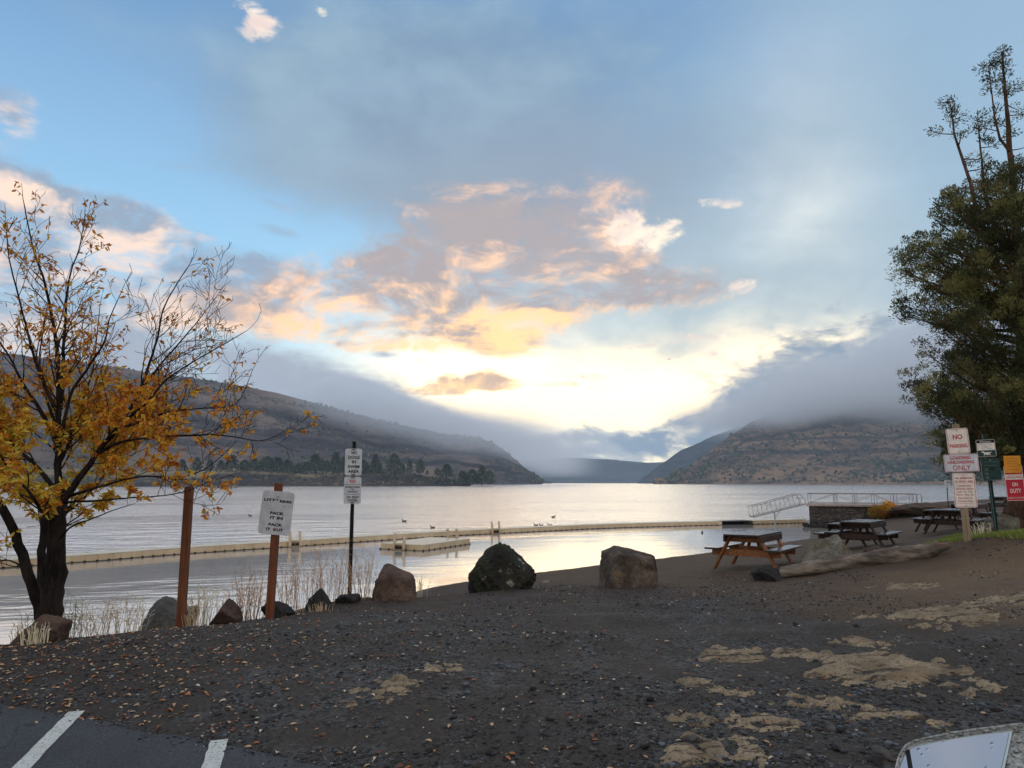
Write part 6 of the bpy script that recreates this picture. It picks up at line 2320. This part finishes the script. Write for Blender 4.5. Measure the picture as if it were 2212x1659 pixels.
protos = []
for s in range(5):
    V, F, mi = far_tree_meshes(40 + s, s in (1, 3))
    e = empty("juniper", (0, 0, -50))
    mesh_np("crown", V, F, far_mats[:2], e, False, mi)
    MB().tube([(0, 0, -0.05), (0.01, 0, .3), (0, 0.01, .8)], [.03, .022, .008], 6).build("trunk", far_mats[2], e)
    protos.append(e)
_pt = [(330, 630, 690, 40), (400, 650, 695, 30), (450, 640, 690, 30), (520, 635, 690, 40), (575, 640, 692, 45), (630, 650, 700, 35), (690, 670, 715, 30), (780, 625, 700, 40), (840, 655, 705, 25), (890, 620, 705, 35), (930, 640, 708, 20), (1040, 655, 715, 30),
       (1105, 630, 715, 32), (1205, 627, 712, 38), (1255, 670, 708, 14), (1290, 652, 708, 18), (1347, 650, 712, 24), (1385, 700, 720, 8), (1440, 692, 723, 16), (1490, 678, 735, 38), (1575, 712, 766, 34), (1630, 706, 767, 34), (1680, 692, 768, 34), (1722, 712, 768, 26),
       (270, 655, 702, 26), (210, 650, 706, 26), (140, 640, 704, 26), (60, 650, 706, 26), (730, 660, 702, 24), (815, 650, 700, 20), (545, 655, 694, 24), (480, 655, 694, 24), (1060, 672, 716, 18), (975, 650, 712, 24), (1130, 668, 716, 16), (1600, 728, 768, 26), (1655, 724, 768, 28)]
Xp, Yp, Zp, Vp = HILLS["point"]
px_n, pz_n = 1106 + FPX * Xp / Yp, None
first = set()
for i, (zx, zt, zb, hw) in enumerate(_pt):
    x, yt, yb = (zx / 1.843 + 500) / 1.3562, (zt / 1.843 + 1000) / 1.3562, (zb / 1.843 + 1000) / 1.3562
    d = 700 + 18 * ((i * 37) % 5 - 2) * .4
    p = at(x, yb, d)
    h = (yb - yt) / FPX * d * 1.3
    wdt = 1.2 * hw / 1.843 / 1.3562 / FPX * d
    s = i % 5
    o = protos[s] if s not in first else copy_tree(protos[s])
    first.add(s)
    o.location = p - Vector((0, 0, h * .06))
    o.scale = (wdt / .36, wdt / .36, h)
    o.rotation_euler = (0, 0, i * 1.3)
    if zx > 1560:
        lab = "rounded green tree in the clump at the tip of the wooded point"
    elif zx > 1000:
        lab = "green conifer standing on the low lava point to the right of the no dogs sign"
    else:
        lab = "green conifer on the low point between the yellow tree and the no dogs sign"
    tag(o, lab, "tree", "trees along the low point across the lake")


def scrub(name, hill, seed, n_, size, vmax, vmin=0.02, thr=-0.1, xmin=None, mats=None):
    X, Y, Z, V = hill
    r = np.random.RandomState(seed)
    ok = (V < vmax) & (V > vmin)
    I, J = np.nonzero(ok)
    sel = r.randint(0, len(I), n_ * 3)
    i, j = I[sel], J[sel]
    i2, j2 = np.minimum(i + 1, X.shape[0] - 1), np.minimum(j + 1, X.shape[1] - 1)
    u, v = r.uniform(0, 1, len(i)), r.uniform(0, 1, len(i))
    f = lambda A_: A_[i, j] * (1 - u) * (1 - v) + A_[i2, j] * u * (1 - v) + A_[i, j2] * (1 - u) * v + A_[i2, j2] * u * v
    P = np.stack([f(X), f(Y), f(Z)], 1)
    dens = fbm(P[:, 0] / 90, P[:, 1] / 90 + P[:, 2] / 40, 4, seed)
    m_ = (dens > thr) & (P[:, 2] > WZ + .8) & (P[:, 1] > 80)
    if xmin is not None:
        m_ &= 1106 + FPX * P[:, 0] / P[:, 1] > xmin
    P = P[m_][:n_]
    k = len(P)
    bv, bf = ICO[1]
    nzv = r.uniform(.65, 1.3, (k, len(bv)))
    s = size[0] + (size[1] - size[0]) * r.uniform(0, 1, k) ** 2.5
    a = r.uniform(0, 6.28, k)
    hx = bv[None] * nzv[:, :, None] * s[:, None, None] * np.array([1, 1, 1.15])
    VV = hx + P[:, None] + np.stack([0 * s, 0 * s, s * .45], 1)[:, None]
    FF = bf[None] + (np.arange(k) * len(bv))[:, None, None]
    mi = np.repeat(r.choice(len(mats), k, p=[.5, .3, .2][:len(mats)]), len(bf))
    o = mesh_np(name, VV.reshape(-1, 3), FF.reshape(-1, 3), mats, None, False, mi)
    return tag(o, None, None, None, "stuff")


SCR = [plain("scrub_dark", lin(54, 62, 46), .9, var=.25, scale=.2), plain("scrub_olive", lin(82, 84, 58), .9, var=.25, scale=.2), plain("scrub_tan", lin(118, 104, 76), .9, var=.2, scale=.2)]
scrub("hillside_scrub", HILLS["right"], 3, 9000, (0.8, 3.8), 1.0, thr=-.35, mats=SCR)
scrub("shoreline_wood", HILLS["right"], 7, 1500, (2.5, 7.5), 0.22, thr=-.3, xmin=1890, mats=SCR[:1] + [SCR[1]] + [SCR[0]])
scrub("hillside_scrub", HILLS["left"], 11, 6000, (.7, 3.0), 1.02, thr=-.1, mats=SCR)
scrub("rim_trees", HILLS["left"], 13, 420, (2.2, 5.0), 1.02, 0.9, thr=-.1, xmin=640, mats=[SCR[0], SCR[0], SCR[1]])
scrub("shore_brush", HILLS["point"], 17, 1600, (.5, 1.6), 0.9, thr=-.2, mats=SCR)

# ------------------------------------------------------------------ water birds and a gull
DUCK = [plain("duck_brown", lin(74, 62, 52), .7, var=.3, scale=20), plain("duck_dark", lin(36, 34, 34), .6), plain("duck_bill", lin(150, 130, 70), .5)]


def duck(x, y, rz, label, s=1.0):
    p = onz(x, y, WZ)
    e = tag(empty("duck", p, rz), label, "duck", "ducks on the lake")
    s *= 0.62
    e.scale = (s, s, s)
    v, f = ICO[3]
    t = np.clip(-v[:, 0], 0, 1)
    bv = v * np.array([.25, .115, .095]) + np.array([0, 0, .05])
    bv[:, 2] += .09 * t ** 3
    bv[:, 1] *= 1 - .5 * t ** 2
    mesh_np("body", bv, f, DUCK[0], e, None, True) if False else mesh_np("body", bv, f, DUCK[0], e, True)
    nk = MB().tube([(.17, 0, .06), (.215, 0, .15), (.225, 0, .22)], [.055, .034, .036], 8).build("neck", DUCK[1], e, 0, True)
    hv = v * np.array([.062, .046, .048]) + np.array([.238, 0, .245])
    hd = mesh_np("head", hv, f, DUCK[1], e, True)
    MB().tube([(.285, 0, .240), (.345, 0, .228)], [.022, .012], 6).build("bill", DUCK[2], hd)


_d5 = lambda x, y: ((x / 2.212 + 2000) / 1.3562, (y / 2.212 + 1250) / 1.3562)
_d4 = lambda x, y: ((x / 2.765 + 1300) / 1.3562, (y / 2.765 + 1350) / 1.3562)
duck(*_d5(343, 698), 3.2, "small duck leftmost of three swimming above the nearest picnic table", .9)
duck(*_d5(388, 694), 2.6, "dark duck with raised neck in the middle of the three near the pier", 1.1)
duck(*_d5(410, 682), 3.3, "duck farthest right of the three swimming near the pier")
duck(*_d5(126, 688), 1.2, "lone duck swimming inside the dock left of the nearest picnic table")
duck(*_d4(749, 526), 2.9, "duck just beyond the dock, left one of a trio near the middle", 1.2)
duck(*_d4(791, 526), 3.0, "duck just beyond the dock, middle one of a trio", 1.1)
duck(*_d4(862, 526), 3.1, "duck just beyond the dock, right one of a trio", 1.2)
duck(*_d4(887, 459), 0.4, "far duck out on the lake beyond the trio by the dock", 1.4)
duck((1341 / 2.765 + 700) / 1.3562, (770 / 2.765 + 1250) / 1.3562, 3.0, "duck out on the lake above the swim platform", 1.4)
duck((1571 / 2.765 + 700) / 1.3562, (822 / 2.765 + 1250) / 1.3562, 3.0, "duck close beyond the dock above the swim platform", 1.2)
duck((92 / 2.765 + 700) / 1.3562, (726 / 2.765 + 1250) / 1.3562, 3.0, "far duck on the lake just left of the littering sign", 1.3)
gp_ = at(1445, 777, 150)
gull = tag(empty("gull", gp_, R(20)), "dark bird gliding across the bright sky over the lake", "bird")
gull.rotation_euler = (0, R(-28), R(20))
v, f = ICO[3]
mesh_np("body", v * np.array([.08, .24, .07]), f, DUCK[1], gull, True)
for s in (-1, 1):
    mb = MB()
    mb._add([(0.03 * s, .10, .03), (.32 * s, .14, .13), (.70 * s, -.02, .06), (.34 * s, -.05, .12), (0.03 * s, -.10, .03), (0.03 * s, .10, .01), (.32 * s, .14, .11), (.70 * s, -.02, .055), (.34 * s, -.05, .10), (0.03 * s, -.10, .01)],
            [(0, 1, 3, 4), (1, 2, 3), (5, 9, 8, 6), (6, 8, 7), (0, 5, 6, 1), (1, 6, 7, 2), (2, 7, 8, 3), (3, 8, 9, 4)])
    mb.build("wing", DUCK[1], gull)

# ------------------------------------------------------------------ air: even haze over the lake, and the stratus lying on the canyon rims
def m_haze():
    m = bpy.data.materials.new("haze")
    m.use_nodes = True
    t = m.node_tree
    t.nodes.clear()
    v = t.nodes.new("ShaderNodeVolumePrincipled")
    v.inputs["Color"].default_value = (0.68, 0.84, 1.0, 1)
    v.inputs["Density"].default_value = 0.00011
    v.inputs["Anisotropy"].default_value = 0.0
    o = t.nodes.new("ShaderNodeOutputMaterial")
    t.links.new(v.outputs[0], o.inputs["Volume"])
    return m


_hz = []
for _z in (WZ - 6.0, 470.0):
    _hz += [(-4500, -300, _z), (4500, -300, _z), (4500, 6200, _z), (-4500, 6200, _z)]
haze = mesh_np("haze", _hz, [(3, 2, 1, 0), (4, 5, 6, 7), (0, 1, 5, 4), (1, 2, 6, 5), (2, 3, 7, 6), (3, 0, 4, 7)], m_haze())
tag(haze, kind="stuff")


def low_cloud(lo, hi, res, shape, dens, label):
    """a bank of stratus: density is worked out once on a grid by a field"""
    m = bpy.data.materials.new("stratus")
    m.use_nodes = True
    t = m.node_tree
    t.nodes.clear()
    v = t.nodes.new("ShaderNodeVolumePrincipled")
    v.inputs["Color"].default_value = (0.97, 0.975, 0.99, 1)
    v.inputs["Density"].default_value = dens
    v.inputs["Anisotropy"].default_value = 0.35
    o = t.nodes.new("ShaderNodeOutputMaterial")
    t.links.new(v.outputs[0], o.inputs["Volume"])
    g = bpy.data.node_groups.new("stratus", "GeometryNodeTree")
    g.interface.new_socket("Geometry", in_out="OUTPUT", socket_type="NodeSocketGeometry")
    n = NT(g)
    pos = n.new("GeometryNodeInputPosition").outputs[0]
    x, y, z = n.sep(pos)
    d = shape(n, pos, x, y, z)
    vc = n.new("GeometryNodeVolumeCube")
    n.put(vc.inputs["Density"], d)
    vc.inputs["Min"].default_value = lo
    vc.inputs["Max"].default_value = hi
    for k, r_ in zip("XYZ", res):
        vc.inputs["Resolution " + k].default_value = r_
    sm = n.new("GeometryNodeSetMaterial")
    g.links.new(vc.outputs[0], sm.inputs[0])
    sm.inputs["Material"].default_value = m
    out = n.new("NodeGroupOutput")
    g.links.new(sm.outputs[0], out.inputs[0])
    ob = bpy.data.objects.new("low_cloud", bpy.data.meshes.new("low_cloud"))
    COL.objects.link(ob)
    ob.data.materials.append(m)
    md = ob.modifiers.new("stratus", "NODES")
    md.node_group = g
    tag(ob, label, None, None, "stuff")
    return ob


def sh_right(n, pos, x, y, z):
    k = n.noise(n.vmul(pos, (1, 1, 1.7)), 0.0042, 5, 0.58)
    k2 = n.noise(pos, 0.0016, 3, 0.5)
    base = n.add(z, n.mul(n.sub(k2, 0.5), -150.0), n.mul(n.sub(x, 700), 0.02))
    a = n.mul(n.sstep(base, 88, 170), n.sub(1.0, n.sstep(n.add(z, n.mul(n.sub(x, 375.0), -0.33), n.mul(n.sub(k, 0.5), -260.0)), 105, 215)))
    q = n.mad(n.sub(k, 0.5), 3.0, n.sub(a, 0.15))
    q = n.mul(n.sstep(q, 0.0, 0.9), a)
    # fades towards the lake and the ends
    q = n.mul(q, n.sstep(n.sub(x, n.mul(y, 0.22)), -90, 300), n.sub(1.0, n.sstep(y, 2100, 2400)), n.sstep(y, 1120, 1300))
    return q


def sh_left(n, pos, x, y, z):
    k = n.noise(n.vmul(pos, (1, 1, 1.7)), 0.0052, 5, 0.6)
    k2 = n.noise(pos, 0.002, 3, 0.5)
    # rests on the crest and spills down as the crest falls to the right
    floor_ = n.mad(n.add(x, 90.0), -0.22, 26.0)
    base = n.add(n.sub(z, floor_), n.mul(n.sub(k2, 0.5), -60.0))
    a = n.mul(n.sstep(base, 0, 60), n.sub(1.0, n.sstep(base, 85, 150)))
    q = n.mul(n.sstep(n.mad(n.sub(k, 0.5), 3.2, n.sub(a, 0.18)), 0.0, 0.9), a)
    return n.mul(q, n.sstep(x, -480, -200), n.sub(1.0, n.sstep(x, -10, 190)), n.sstep(y, 1180, 1300), n.sub(1.0, n.sstep(y, 1650, 1800)))


low_cloud((60, 1100, 60), (2200, 2400, 450), (150, 90, 40), sh_right, 0.0085, "grey stratus bank hiding the top of the right canyon side")
low_cloud((-620, 1150, 20), (150, 1800, 420), (90, 70, 40), sh_left, 0.0095, "pale fog spilling over the end of the left canyon rim")
SC.cycles.volume_step_rate = 1.0
SC.cycles.volume_max_steps = 96
SC.cycles.volume_bounces = 4
